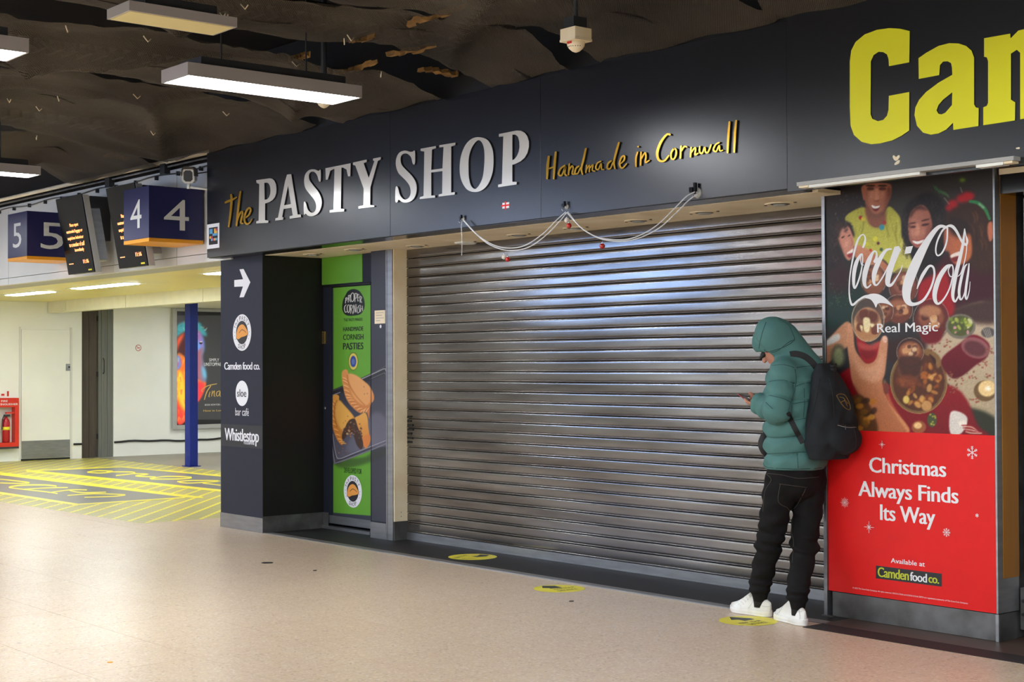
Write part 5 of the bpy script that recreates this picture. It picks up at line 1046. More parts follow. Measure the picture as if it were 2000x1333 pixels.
strands(170, 330, 340, 560, 10, [(140, 138, 50), (190, 186, 80)], 80, 14); strands(540, 330, 690, 640, 16, [(140, 138, 50), (196, 192, 90)], 90, 14)
# woman left
P_L([(-60,480),(40,400),(150,400),(215,450),(240,560),(150,520),(100,600),(110,760),(60,860),(-60,860)], (34, 24, 26), 2)
P_L([(85,470),(130,440),(180,450),(215,520),(236,600),(232,690),(212,760),(186,785),(150,750),(112,650),(80,560)], (196, 132, 112), 1)
P_L([(60,420),(150,420),(190,450),(120,480),(90,560),(60,560)], (52, 32, 30), 2); eL(130, 560, 18, 7, (60, 34, 30), .6, rot=-30); eL(190, 545, 16, 6, (60, 34, 30), .6, rot=-30)
P_L([(168,715),(200,690),(228,672),(222,710),(190,735)], (238, 228, 220), .5); P_L([(170,730),(222,712),(214,745),(190,760)], (150, 50, 54), .8)
P_L([(250,640),(320,650),(430,720),(560,830),(560,900),(470,880),(300,790),(240,740)], (206, 142, 110), 1.2, c2=(170, 100, 70))
P_L([(95,560),(115,640),(150,720),(170,760),(130,700),(90,620)], (140, 80, 66), 2, .6); P_L([(150,590),(185,600),(180,650),(150,660)], (222, 162, 140), 2.2, .6); ac.line(Lc([(205,560,6),(222,610,8),(210,640,6)]), (150, 86, 70), .8, .7)
strands(0, 420, 80, 780, 26, [(64, 42, 40), (20, 14, 16), (84, 54, 46)]); strands(90, 400, 220, 470, 10, [(64, 42, 40), (20, 14, 16)], 50)
# woman centre
P_L([(700,380),(740,260),(850,160),(980,130),(1100,220),(1140,400),(1120,640),(1040,820),(900,860),(790,760),(720,600)], (28, 22, 24), 3)
P_L([(775,340),(830,270),(900,250),(960,310),(990,420),(980,510),(920,610),(860,665),(800,630),(765,560),(758,450)], (184, 120, 100), 1, c2=(150, 88, 74), ang=0)
P_L([(775,330),(860,250),(960,300),(930,300),(840,300),(780,380)], (60, 34, 32), 2, .8)
eL(805, 462, 34, 10, (66, 34, 32), .7, rot=-4); eL(925, 440, 40, 11, (60, 30, 30), .7, rot=-10); eL(800, 425, 36, 6, (50, 28, 26), .7, rot=-8); eL(925, 395, 42, 7, (50, 28, 26), .7, rot=-14)
P_L([(840,430),(865,440),(872,520),(850,545),(825,535)], (214, 150, 126), 1.4, .7); P_L([(800,590),(850,600),(910,582),(895,612),(850,628),(815,615)], (242, 236, 230), .4); ac.line(Lc([(795,585,7),(850,594,6),(915,576,7)]), (140, 50, 54), .5); ac.line(Lc([(808,622,8),(850,638,9),(900,618,7)]), (160, 60, 64), .5)
P_L([(765,430),(785,380),(790,520),(800,600),(770,560)], (120, 70, 60), 2.2, .6); P_L([(940,470),(985,430),(970,520),(915,600),(925,530)], (112, 62, 54), 2.5, .6); P_L([(780,490),(820,490),(815,550),(785,545)], (212, 148, 126), 2.2, .5); P_L([(880,490),(930,480),(915,545),(880,545)], (200, 134, 112), 2.4, .45)
strands(705, 260, 760, 700, 30, [(52, 42, 44), (14, 10, 12), (66, 48, 46)], 80, 26); strands(990, 200, 1120, 700, 46, [(52, 42, 44), (14, 10, 12), (66, 48, 46)], 80, 26); strands(790, 150, 980, 230, 18, [(52, 42, 44), (14, 10, 12)], 60, 26)
# woman right with headband
P_L([(1130,320),(1300,230),(1480,260),(1580,420),(1600,700),(1560,900),(1400,880),(1250,700),(1150,520)], (58, 36, 28), 3)
P_L([(1110,480),(1200,470),(1330,500),(1370,600),(1360,760),(1250,830),(1180,790),(1150,700),(1110,680)], (170, 96, 72), 1.6, c2=(196, 110, 66), ang=0); P_L([(1150,360),(1320,400),(1380,500),(1250,560),(1160,500)], (40, 26, 24), 4)
P_L([(1165,740),(1210,712),(1258,700),(1250,740),(1190,765)], (240, 226, 214), .5); P_L([(1175,765),(1250,742),(1240,785),(1200,800)], (120, 40, 44), .8)
for i in range(26): x, y = random.uniform(1330, 1560), random.uniform(300, 860); ac.line(Lc([(x, y, 7), (x+25, y+55, 9), (x+20, y+110, 4)]), random.choice([(110, 66, 40), (140, 84, 46), (44, 28, 24), (84, 50, 36)]), 1.2, .6)
P_L([(1530,430),(1570,420),(1575,560),(1545,600),(1525,520)], (190, 110, 80), 1)
for x, y, r in ((1330, 170, 60), (1270, 190, 48), (1190, 240, 50), (1150, 280, 34), (1370, 160, 26)): eL(x, y, r, r*.8, (176, 24, 34), 3)
ac.line(Lc([(1350,215,26),(1430,230,34),(1500,290,32),(1545,390,22)]), (50, 130, 76), .6); ac.line(Lc([(1440,236,18),(1490,280,20)]), (150, 190, 150), 1, .8)
for i in range(18): x = 1010+i*8; y = 85+i*5+random.uniform(-14, 14); ac.line(Lc([(x-8, y-22, 5), (x+10, y+14, 5)]), (50+i*2, 130, 70), .6, .8)
ac.line(Lc([(1105,180,6),(1155,242,6)]), (150, 140, 130), .5); ac.line(Lc([(1262,78,6),(1280,130,6)]), (150, 140, 130), .5); eL(1282, 10, 28, 20, (110, 140, 40), 2)
for i in range(60): eL(random.uniform(0, 250), random.uniform(960, 1230), 5, 5, (60, 120, 60), .6, .6)
for i in range(30): eL(random.uniform(20, 320), random.uniform(120, 420), 5, 8, random.choice([(110, 110, 130), (120, 60, 50), (90, 90, 110)]), .8, .6)
P_L([(860,1020),(1050,900),(1120,860),(1200,1300),(900,1300)], (156, 24, 34), 3)
# raised glasses
def glass(x, y, rx, ry, c, c2, n=9):
    eK(x, y+6, rx*1.05, ry*1.05, (70, 50, 46), 1, .55); eK(x, y+ry*.1, rx*.93, ry*.88, c, 1); eK(x, y-ry*.1, rx*.72, ry*.55, c2, 2, .8)
    for i in range(n):
        q = random.uniform(0, 6.28); r = random.uniform(.1, .62); s = random.uniform(.12, .22)*rx
        cx_, cy_ = x+rx*r*math.cos(q), y+ry*r*math.sin(q); P_K([(cx_-s, cy_-s*.7), (cx_+s*.8, cy_-s), (cx_+s, cy_+s*.6), (cx_-s*.7, cy_+s)], random.choice([(70, 34, 28), (214, 160, 110), (110, 60, 44), (232, 200, 160), (90, 50, 36)]), .6, .75)
    q = K([(x, y)])[0]; ac.ring(q[0], q[1], rx*.39747, ry*.39747, .9, (196, 176, 160), .35, .8, 150, 400)
glass(368, 545, 62, 78, (128, 78, 56), (160, 104, 76)); glass(515, 575, 72, 90, (112, 62, 50), (150, 96, 80)); glass(490, 690, 70, 72, (110, 58, 44), (170, 110, 80)); glass(420, 700, 45, 60, (104, 56, 44), (150, 96, 70)); 
glass(650, 740, 88, 100, (96, 44, 38), (150, 88, 64)); P_K([(600,790),(700,790),(690,850),(620,856)], (110, 18, 28), 2)
eK(645, 700, 55, 30, (196, 140, 100), 2, .7)
# left wrist, big hand and glass
P_K([(120,880),(180,800),(240,750),(262,800),(255,860),(190,910),(130,965)], (176, 118, 88), 1.2, c2=(196, 140, 104), ang=0); P_K([(130,850),(190,810),(200,840),(137,870)], (200, 196, 190), 1.5)
eK(195, 920, 38, 60, (80, 80, 66), 2, .8); eK(195, 925, 24, 44, (150, 160, 110), 2, .7)
P_K([(285,820),(300,920),(340,960),(385,930),(400,850),(350,870)], (150, 20, 28), 1); eK(340, 905, 40, 30, (120, 14, 22), 2, .8)
eK(340, 742, 82, 108, (92, 74, 66), .8, .75); eK(338, 765, 68, 84, (206, 158, 112), 1.2); eK(338, 735, 58, 44, (96, 56, 44), 2, .8); eK(335, 800, 62, 44, (170, 116, 76), 3, .7)
for a in ([(300,700),(335,690),(340,730),(305,740)], [(350,700),(385,715),(375,750),(345,745)], [(290,760),(320,765),(310,800),(285,790)], [(360,775),(395,770),(390,810),(360,812)]): P_K(a, (100, 50, 38), .8, .85)
for a in ([(318,735),(350,740),(345,800),(322,795)], [(300,770),(315,775),(310,800)], [(345,760),(372,765),(360,780)]): P_K(a, (246, 232, 180), .7, .9)
q = K([(340, 742)])[0]; ac.ring(q[0], q[1], 31.5, 42.5, 1.2, (214, 190, 160), .35, .9)
P_K([(290,850),(340,864),(400,846),(392,880),(340,894),(300,880)], (196, 96, 84), 2, .6)
P_K([(238,860),(240,775),(256,760),(268,800),(276,880),(300,925),(335,958),(378,936),(400,850),(415,822),(436,834),(436,890),(424,1000),(412,1060),(450,1160),(545,1295),(350,1300),(345,1200),(268,1060),(250,960)], (206, 146, 112), .9, c2=(176, 104, 66))
P_K([(252,870),(275,930),(320,975),(380,960),(410,900),(418,1000),(380,1050),(300,1020)], (222, 168, 136), 3, .6); ac.line(K([(420,1040,10),(450,1150,14),(540,1290,14)]), (236, 170, 110), 2, .6); ac.line(K([(268,1060,10),(345,1200,12),(352,1290,12)]), (120, 66, 44), 2, .6)
eK(424, 838, 12, 18, (232, 190, 170), .8, .8)
# dish, centre glass, salad, cup, candle
eK(590, 1045, 140, 158, (120, 92, 56), .8); eK(590, 1045, 128, 146, (84, 46, 28), .8)
for i in range(60):
    q = random.uniform(0, 6.28); r = random.uniform(0, .85)**.5; eK(590+112*r*math.cos(q), 1060+120*r*math.sin(q), random.uniform(8, 24), random.uniform(6, 16), random.choice([(150, 78, 30), (176, 100, 40), (120, 60, 30), (196, 130, 60), (70, 34, 26), (210, 160, 90)]), 1, .8, random.uniform(0, 180))
q = K([(590, 1045)])[0]; ac.ring(q[0], q[1], 55.6, 62.8, 1.4, (168, 140, 86), .4, .9)
P_K([(610,900),(640,885),(690,920),(700,960),(680,980),(665,930),(625,915)], (130, 96, 56), 1); P_K([(640,910),(672,935),(668,960)], (60, 30, 26), .6)
eK(545, 985, 60, 60, (104, 64, 46), 2, .85); glass(548, 900, 66, 68, (120, 66, 44), (176, 116, 80), 16); P_K([(490,930),(600,930),(590,1010),(520,1030)], (64, 34, 28), 2, .8); eK(530, 1045, 56, 32, (120, 60, 36), 2, .8)
eK(795, 775, 74, 62, (120, 112, 100), .8); eK(795, 772, 62, 50, (84, 90, 50), .8)
for i in range(30): eK(795+random.uniform(-48, 48), 770+random.uniform(-34, 34), random.uniform(7, 15), random.uniform(4, 9), random.choice([(170, 180, 80), (120, 140, 50), (206, 206, 150), (210, 150, 160), (90, 110, 40)]), .5, .9, random.uniform(0, 180))
eK(930, 805, 34, 26, (90, 84, 80), .8); 
for k in range(4): ac.line(K([(905+k*10, 785, 3), (925+k*8, 830, 3)]), (190, 184, 176), .4, .8)
P_K([(700,940),(790,860),(860,815),(935,860),(925,925),(870,965),(800,1020),(745,1025)], (120, 20, 34), 1.2, c2=(84, 14, 26)); eK(868, 880, 72, 50, (150, 96, 96), 1.2, .9, rot=20); eK(866, 884, 56, 36, (92, 44, 50), 2, .9, rot=20)
eK(916, 1092, 56, 52, (110, 84, 52), .8); eK(926, 1080, 44, 40, (232, 200, 140), 1); eK(930, 1080, 14, 12, (255, 248, 226), 1.4)
for cx_, cy_ in ((670, 880), (722, 855), (850, 1010), (795, 1050), (860, 1140), (945, 1030), (765, 1090), (735, 1020), (905, 960), (945, 900)):
    for i in range(9): eK(cx_+random.uniform(-26, 26), cy_+random.uniform(-22, 22), 5, 4, random.choice([(140, 60, 50), (120, 90, 60), (160, 70, 60)]), .5, .8)
P_K([(255,1120),(330,1130),(390,1290),(290,1290),(262,1210)], (90, 56, 34), 2)
for i in range(16): eK(random.uniform(270, 370), random.uniform(1135, 1285), 14, 20, random.choice([(190, 120, 40), (60, 40, 30), (214, 150, 60), (120, 80, 30)]), 1.2, .8, random.uniform(0, 180))
for x, y, rx, ry, c in ((590, 1270, 36, 32, (150, 84, 50)), (585, 1262, 20, 16, (232, 190, 130)), (655, 1235, 24, 36, (70, 80, 50)), (528, 1135, 16, 20, (214, 186, 96)), (628, 1165, 26, 26, (190, 140, 84)), (430, 1080, 14, 30, (120, 60, 50))): eK(x, y, rx, ry, c, 1)
for i in range(8): eK(655+random.uniform(-18, 18), 1235+random.uniform(-28, 28), 5, 4, (170, 160, 60), .5)
P_K([(745,1200),(790,1195),(830,1230),(800,1300),(745,1300)], (214, 206, 196), 1); eK(806, 1252, 20, 16, (236, 226, 214), 1)
for k in range(6): ac.line(K([(800+k*4, 1262+k*6, 5), (850, 1264+k*7, 6), (885+k*3, 1300, 5)]), ((150, 30, 40), (214, 170, 150))[k % 2], .5)
ac.noise(.035, .8)
pm = vcol('advert_print', .42, spec=.25)
ac.grid(PO, (XL+.0005, XR-.0005, zr, 2.47), .0042, 'party_photo', pm, ad, d=.0005)
# the white script over the photo
lg = [[(325,660,18),(343,610,22),(345,560,14),(322,535,10),(285,570,18),(255,650,20),(225,780,16),(200,930,12),(192,1060,12),(198,1150,16),(215,1208,20),(238,1208,22),(280,1170,18),(340,1135,22),(400,1128,30)],
 [(318,722,10),(298,735,20),(262,805,36),(240,900,36),(235,1000,28),(246,1052,18),(275,1000,16),(305,900,14),(322,790,12),(318,722,10),(302,765,8),(312,828,8),(332,828,6)],
 [(436,800,28),(455,760,26),(455,708,14),(428,700,18),(385,780,44),(347,900,48),(338,1000,36),(362,1048,18),(402,1018,12)],
 [(600,675,14),(545,690,26),(485,780,44),(437,900,46),(430,995,28),(458,1022,16),(510,955,14),(560,860,12),(600,770,9)],
 [(660,668,70),(610,800,58),(572,930,54),(565,1010,44),(600,1020,26),(650,950,14),(690,880,10),(704,830,7)],
 [(1140,470,22),(1060,460,34),(965,570,56),(860,760,88),(775,960,96),(745,1090,84),(760,1180,60),(815,1208,32),(905,1170,24),(975,1060,20),(1012,940,20),(1005,855,20),(962,842,24),(905,920,32),(868,1000,22),(846,1060,6)],
 [(1140,470,16),(1133,600,16),(1092,705,16),(1046,738,14),(1027,690,14),(1042,600,16),(1090,500,18),(1140,456,20),(1185,456,30),(1225,500,26),(1262,570,22),(1290,615,26),(1320,632,24),(1334,590,14),(1318,545,8)],
 [(1182,828,12),(1130,850,36),(1062,950,46),(1020,1080,46),(1020,1165,36),(1052,1203,22),(1110,1150,16),(1165,1040,14),(1195,900,14),(1182,828,12),(1148,880,10),(1168,940,10),(1202,928,8)],
 [(1305,480,10),(1290,620,26),(1260,760,34),(1225,900,38),(1197,1050,36),(1192,1140,28),(1215,1182,18),(1252,1115,12)], [(1305,480,10),(1326,620,9),(1312,760,10),(1272,900,9),(1238,940,7)],
 [(1330,820,8),(1305,850,18),(1275,950,26),(1252,1080,26),(1263,1158,20),(1287,1145,12),(1310,1080,10)], [(1348,815,10),(1340,900,20),(1321,1030,24),(1313,1120,22),(1326,1158,14),(1350,1080,8),(1358,990,5)]]
G = [[ribbon(Lc(s), 6)] for s in lg]+[[Lc([(740,655),(808,645),(785,715),(725,722)])], [Lc(cr([(330,1140),(400,1108),(470,1110),(530,1140),(580,1185),(617,1232),(560,1205),(500,1196),(467,1205),(450,1240),(430,1200),(395,1160)], 4, True))]]
fill(G, PO, 'script_logo', M['print_white'], ad, px=True, d=.0016)
def tP(s, a, b, f, m='print_white', bold=.0, **k): return text(s, PO, f([a])[0], f([b])[0], 'lettering', M[m], ad, bold, .0018, **k)
tP('Real Magic', (387, 820), (683, 753), K, bold=.015); tP('®', (685, 768), (694, 757), K)
cM = crop(1640, 840, .27)
M['lime_print'] = mat('lime_print', (190, 196, 40), .45)
def flared(s, a, b, spurs):
    tP(s, a, b, cM, bold=.028, space=.97)
flared('Christmas', (218, 308), (768, 226), [(300, 216, 10), (405, 245, 8), (375, 250, 8), (545, 252, 8), (585, 258, 8)])
flared('Always Finds', (140, 514), (857, 418), [(222, 378, 9), (262, 395, 8), (560, 396, 12), (700, 428, 8), (815, 424, 8)])
flared('Its Way', (297, 690), (690, 572), [(300, 552, 12), (455, 562, 14), (560, 575, 12)])
tP('Available at', (372, 962), (617, 956), cM, bold=.015)
fill([[cM([(262,982),(740,1042),(740,1136),(262,1075)])]], PO, 'brand_patch', M['print_black'], ad, px=True, d=.0012)
tP('Camden', (278, 1063), (500, 1020), cM, 'lime_print', .03, space=.93); tP('food', (512, 1092), (631, 1042), cM, bold=.03, space=.93); tP('co.', (645, 1106), (719, 1074), cM, 'lime_print', .03, space=.93)
tP('© 2022 The Coca-Cola Company. All rights reserved. COCA-COLA and COCA-COLA ZERO are registered trademarks of The Coca-Cola Company.', (95, 1151), (930, 1251), cM)
def flake(x, y, r, n, branch, w=3.):
    o = cM([(x, y)])[0]; c = np.array(onp(*o, PO)); R_ = r*.27/341; G = []
    for k in range(n):
        a = math.pi*2*k/n+math.pi/2; d_ = np.array([math.cos(a), math.sin(a)]); L_ = R_*(1 if branch != 'star' or k % 2 == 0 else .55)
        G.append([ribbon([tuple(c+d_*R_*.08)+(w*.27/341,), tuple(c+d_*L_)+(w*.27/341*.6,)], 1, False)])
        if branch == 'full':
            for f in (.5, .75):
                for s in (-1, 1): b = a+s*.9; G.append([ribbon([tuple(c+d_*R_*f)+(w*.2/341,), tuple(c+d_*R_*f+R_*.24*np.array([math.cos(b), math.sin(b)]))+(w*.2/341,)], 1, False)])
        if branch == 'dash': b = a+math.pi/n; e_ = np.array([math.cos(b), math.sin(b)]); G.append([ribbon([tuple(c+e_*R_*.45)+(w*.25/341,), tuple(c+e_*R_*.8)+(w*.2/341,)], 1, False)])
    fill(G, PO, 'snowflake', M['print_white'], ad, d=.0016)
flake(307, 107, 27, 8, 'star'); flake(960, 165, 44, 6, 'full', 5); flake(38, 527, 38, 8, 'dash'); flake(213, 705, 42, 8, 'star', 4); flake(774, 743, 30, 8, 'full', 3); flake(995, 620, 13, 6, 'full', 3)
# ================================================================ THE PERSON
from mathutils.bvhtree import BVHTree
D0 = float((np.array([-5.72, 6.66, EYE])-CAMP)@fw)
def J(px, py, w=0.): d = ray(px, py); return CAMP+d*((D0+w)/FPX)
Uh = np.array([rt[0], rt[1], 0]); Uh /= np.linalg.norm(Uh); Wh = np.array([fw[0], fw[1], 0]); Wh /= np.linalg.norm(Wh); Zh = np.array([0, 0, 1.])
def dirn(u, w, z=0): v = Uh*u+Wh*w+Zh*z; return v/np.linalg.norm(v)
M['jacket'] = mat('teal_puffer', (78, 120, 116), .72, spec=.3, var=.08, scale=9, bump=.25, bscale=26)
M['denim'] = mat('black_denim', (24, 23, 23), .9, spec=.2, var=.3, scale=14, bump=.3, bscale=300)
M['skin'] = mat('skin', (188, 130, 108), .5, var=.05); M['hair'] = mat('dark_hair', (20, 17, 16), .6)
M['shoe'] = mat('white_leather', (232, 232, 230), .45, var=.03, scale=10, dirt=(216, 212, 200)); M['pack'] = mat('black_canvas', (29, 33, 37), .8, spec=.3, var=.15, scale=9, bump=.5, bscale=14)
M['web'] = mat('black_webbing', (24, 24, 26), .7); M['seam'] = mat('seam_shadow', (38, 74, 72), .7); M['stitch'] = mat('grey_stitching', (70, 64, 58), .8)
person = thing('person', (-5.72, 6.66, 0), 'person in a teal hooded puffer jacket and black jeans looking down at a phone', 'person')
SLv, ELv, WLv = J(1531, 727, -.10), J(1517, 803, -.17), J(1484, 789, -.02)
SRv, ERv, WRv = J(1584, 727, .12), J(1556, 800, .20), J(1504, 788, .12)
TB, TM, TT = J(1554, 916, 0), J(1552, 830, 0), J(1554, 742, 0); NK = J(1548, 704, .02); HC = J(1513, 674, .055)
fb = dirn(-.62, .78); lb_ = np.array([-fb[1], fb[0], 0])
fh = dirn(-.62, .40, -.62); fc = dirn(-.42, .34, -.95)
def torso(G, A, B, zs):
    z = G[..., 2]; c = np.stack([np.interp(z, zs, [p[i] for p in (TB, TM, TT, NK)]) for i in (0, 1)], -1)
    dx, dy = G[..., 0]-c[..., 0], G[..., 1]-c[..., 1]; a = dx*lb_[0]+dy*lb_[1]; b = dx*fb[0]+dy*fb[1]
    Ai = np.interp(z, zs, A); Bi = np.interp(z, zs, B); return (np.sqrt((a/Ai)**2+(b/Bi)**2)-1)*np.minimum(Ai, Bi), a, b
ZS = [TB[2], TM[2], TT[2], NK[2]]
def puff(s, p, a): return a*np.abs(np.sin(np.pi*s/p))**.55
def jacket(G):
    z = G[..., 2]; d, a, b = torso(G, (.182, .180, .185, .10), (.150, .148, .140, .085), ZS)
    wv = .008*np.sin(9*a+3*b)+.006*np.sin(23*b+11*a)
    d = d-puff(z-ZS[0]+.005+wv, .0985, .024)+.009-.006*np.sin(60*z+25*a+18*b)*np.sin(31*a-20*b)
    d = np.maximum(d, np.maximum(ZS[0]-.004-z+.012*np.abs(np.sin(2*a)), z-NK[2]-.01))
    sh = smin(cap(G, SLv, NK-[0, 0, .05], .075, .09), cap(G, SRv, NK-[0, 0, .05], .075, .09), .03); d = smin(d, sh, .03)
    hd = smin(elli(G, J(1512, 658, .05), (.118, .118, .112)), cap(G, J(1494, 668, .08), J(1506, 658, .06), .074, .10), .03); hd = smin(hd, cap(G, J(1526, 668, .05), J(1578, 716, .0), .108, .085), .04)
    q = G-HC; gr = q@np.cross(fh, Zh); hd = hd+.004*np.sin(40*gr)*np.sin(30*G[..., 2]); rimd = np.abs(q@fh-.035); hd = hd+.006*np.exp(-(rimd/.006)**2)
    d = smin(d, hd, .02)
    d = np.maximum(d, -smin(cap(G, HC+fc*.085-fh*.0, HC+fc*.30, .07, .11), elli(G, HC+fh*.02, (.082, .082, .092)), .02))
    rim = np.abs(cap(G, HC+fh*.045-[0, 0, .02], HC+fh*.30-[0, 0, .10], .098, .12)); 
    for S, E_, W_ in ((SLv, ELv, WLv), (SRv, ERv, WRv)):
        t1 = np.clip(((G-S)@(E_-S))/((E_-S)@(E_-S)), 0, 1); t2 = np.clip(((G-E_)@(W_-E_))/((W_-E_)@(W_-E_)), 0, 1)
        L1 = np.linalg.norm(E_-S); L2 = np.linalg.norm(W_-E_)
        u = cap(G, S, E_, .072, .069)-puff(t1*L1+.02, .09, .018); l = cap(G, E_, W_, .068, .050)-puff(t2*L2+.03, .085, .018)
        arm = smin(u, l, .012)+.004+.003*np.sin(55*G[..., 2]+30*G[..., 0]); arm = np.maximum(arm, ((G-W_)@((W_-E_)/L2))-.012)
        d = np.where(np.abs(d-arm) < .03, smin(d, arm, .008), np.minimum(d, arm))
    return d
lo = np.min([SLv, ELv, WLv, SRv, ERv, WRv, TB, HC], 0)-[.2, .2, .16]; hi = np.max([SLv, ELv, WLv, SRv, ERv, WRv, TB, HC], 0)+[.2, .2, .18]
lo[2] = TB[2]-.05
jk = blob(jacket, lo, hi, .0075, 'puffer_jacket', M['jacket'], person, 1)
def bvh(o): V = np.zeros(len(o.data.vertices)*3); o.data.vertices.foreach_get('co', V); V = V.reshape(-1, 3)+ORG[o]; return BVHTree.FromPolygons([tuple(v) for v in V], [tuple(p.vertices) for p in o.data.polygons])
def hit(b, px, py):
    d = ray(px, py); d = d/np.linalg.norm(d); r = b.ray_cast(Vector(CAMP), Vector(d)); return (np.array(r[0]), d) if r[0] is not None else (None, d)
def surf_line(b, pts, r, name, m, parent, lift=.0, n=6, flat=1., k=5):
    P = []
    for p in cr(pts, k):
        h, d = hit(b, p[0], p[1])
        if h is not None and (not P or np.linalg.norm(h-P[-1]) < .12): P.append(h-d*lift)
    if len(P) < 2: return None
    o = MB().tube(P, r, n).build(name, m, parent, True); return o
def strap(b, pts, w, th, name, m, parent, lift=.004, fallback=None):
    P = []
    for p in cr(pts, 5):
        h, d = hit(b, p[0], p[1])
        if h is None: h = J(p[0], p[1], fallback or 0)
        P.append(h-d*lift)
    P = [np.array(p) for p in P]; Q = [P[0]]+[(P[i-1]+P[i]+P[i+1])/3 for i in range(1, len(P)-1)]+[P[-1]]; P = Q; V = []
    for i, p in enumerate(P):
        t = P[min(i+1, len(P)-1)]-P[max(i-1, 0)]; t /= np.linalg.norm(t); d = p-CAMP; d /= np.linalg.norm(d); s = np.cross(t, d); s /= np.linalg.norm(s); n_ = np.cross(s, t); n_ /= np.linalg.norm(n_)
        for a, c in ((-1, -1), (1, -1), (1, 1), (-1, 1)): V.append(p+s*a*w/2+n_*c*th/2)
    m_ = len(P); Fc = [[i*4+k, i*4+(k+1) % 4, (i+1)*4+(k+1) % 4, (i+1)*4+k] for i in range(m_-1) for k in range(4)]+[[0, 1, 2, 3][::-1], [(m_-1)*4+k for k in range(4)]]
    return mkobj(name, V, Fc, m, parent)
# jeans
HLv, KLv, ALv = J(1527, 935, -.05), J(1504, 1055, .0), np.array([-5.835, 6.694, .125])
HRv, KRv, ARv = J(1581, 935, .05), J(1571, 1065, -.04), np.array([-5.505, 6.633, .125])
print('ankles', proj(ALv), proj(ARv))
def jeans(G):
    z = G[..., 2]; c = J(1553, 925, 0); p = G-c; a = p@lb_; b = p@fb
    seat = (np.sqrt((a/.170)**2+(b/.140)**2+((z-c[2]+.0)/.16)**4)-1)*.13
    d = seat
    for k, (H_, K_, A_, f) in enumerate(((HLv, KLv, ALv, 0), (HRv, KRv, ARv, 1.3))):
        w = .004*np.sin(70*z+25*G[..., 0]*(1 if k else -1)+f)+.0035*np.sin(41*z-38*G[..., 1]+2*f)+.007*np.exp(-((z-K_[2])/.09)**2)*np.sin(95*z+20*G[..., 0]+f)+.008*np.exp(-((z-A_[2]-.04)/.06)**2)*np.sin(130*z+12*G[..., 1]+f)
        leg = smin(cap(G, H_, K_, .096, .076), cap(G, K_, A_+[0, 0, .05], .074, .062), .02)+w; leg = smin(leg, cap(G, A_+[0, 0, .05], A_-[0, 0, .05], .058, .036), .015)
        leg = np.maximum(leg, .078-z); d = smin(d, leg, .018)
    return np.maximum(d, z-J(1553, 900, 0)[2])
lo = np.min([HLv, KLv, ALv, HRv, KRv, ARv], 0)-[.16, .16, .08]; hi = np.max([HLv, KLv, ALv, HRv, KRv, ARv], 0)+[.16, .16, .14]
je = blob(jeans, lo, hi, .0075, 'jeans', M['denim'], person, 1); bj = bvh(je)
for s in ([(1522,946),(1546,949),(1576,953)], [(1524,947),(1520,980),(1537,992),(1543,997),(1556,988),(1574,955)], [(1495,925),(1506,938),(1494,960),(1490,1000)], [(1547,1015),(1546,1040),(1550,1060),(1547,1100)], [(1494,925),(1525,928),(1560,935),(1600,932)]):
    surf_line(bj, s, .0016, 'stitching', M['stitch'], je, .001)
# shoes
def shoe(c, tdir, name):
    t = np.array([tdir[0], tdir[1], 0.]); t /= np.linalg.norm(t); s = np.array([-t[1], t[0], 0]); c = np.array(c, float); L_ = .152
    def fr(G): p = G-c; return p@t, p@s, p[..., 2]
    W_ = lambda x: np.interp(x, [-.152, -.11, -.04, .05, .11, .152], [.034, .040, .038, .049, .047, .030])*np.sqrt(np.clip(1-np.abs(x/L_)**5, 1e-4, 1))
    Hh = lambda x: np.interp(x, [-.152, -.12, -.05, 0., .05, .10, .152], [.082, .098, .09, .128, .092, .066, .05])
    def upper(G):
        x, y, z = fr(G); w = W_(np.clip(x, -.1515, .1515))-.003; h = Hh(x); k = np.clip(z/h, 0, 1); we = w*np.sqrt(np.clip(1-k**3.2, 0, 1))*(1-.12*k); d = np.abs(y)-we
        d = np.maximum(d, np.abs(x)-.149); d = np.maximum(d, z-h); d = np.maximum(d, .02-z)
        d = d+.0035*np.exp(-((x-.085+.8*np.abs(y))/.005)**2)*(z > .04)
        op = elli(np.stack([x, y, z], -1), (-.066, 0, .137), (.058, .031, .056)); return np.maximum(d, -op)
    def sole(G):
        x, y, z = fr(G); w = W_(np.clip(x, -.1515, .1515))+.003+.001*np.cos(z*300); d = np.abs(y)-w; d = np.maximum(d, np.abs(x)-.153); lift = .012*np.clip((x-.08)/.07, 0, 1)**2
        return np.maximum(d, np.maximum(z-.036-.3*lift, lift+.001-z))
    e = np.array([.19, .19, 0]); o = blob(upper, c-e, c+e+[0, 0, .15], .0036, name, M['shoe'], person, 1)
    so = blob(sole, c-e-[0, 0, .004], c+e+[0, 0, .05], .0036, 'sole', M['shoe'], o, 1); return o
s1 = shoe((-5.905, 6.695, .0), (-1, -.02), 'shoe'); s2 = shoe((-5.575, 6.655, .0), (-.95, .30), 'shoe')
b1, b2 = bvh(s1), bvh(s2)
for A_ in (ALv, ARv): MB().tube([A_-[0, 0, .075], A_-[0, 0, .03], A_+[0, 0, .01]], [.036, .038, .040], 14).build('sock', M['web'], person, True)
for k in range(5): x, y = 1443+k*4.2, 1180-k*4.6; surf_line(b1, [(x-1, y), (x+2.5, y+2.5), (x+5, y+5.5)], .0024, 'lace', M['shoe'], s1, .002)
for k in range(3): x, y = 1515+k*2.6, 1186-k*4; surf_line(b2, [(x-2, y), (x+1, y+1.5), (x+3, y+3)], .0022, 'lace', M['shoe'], s2, .002)
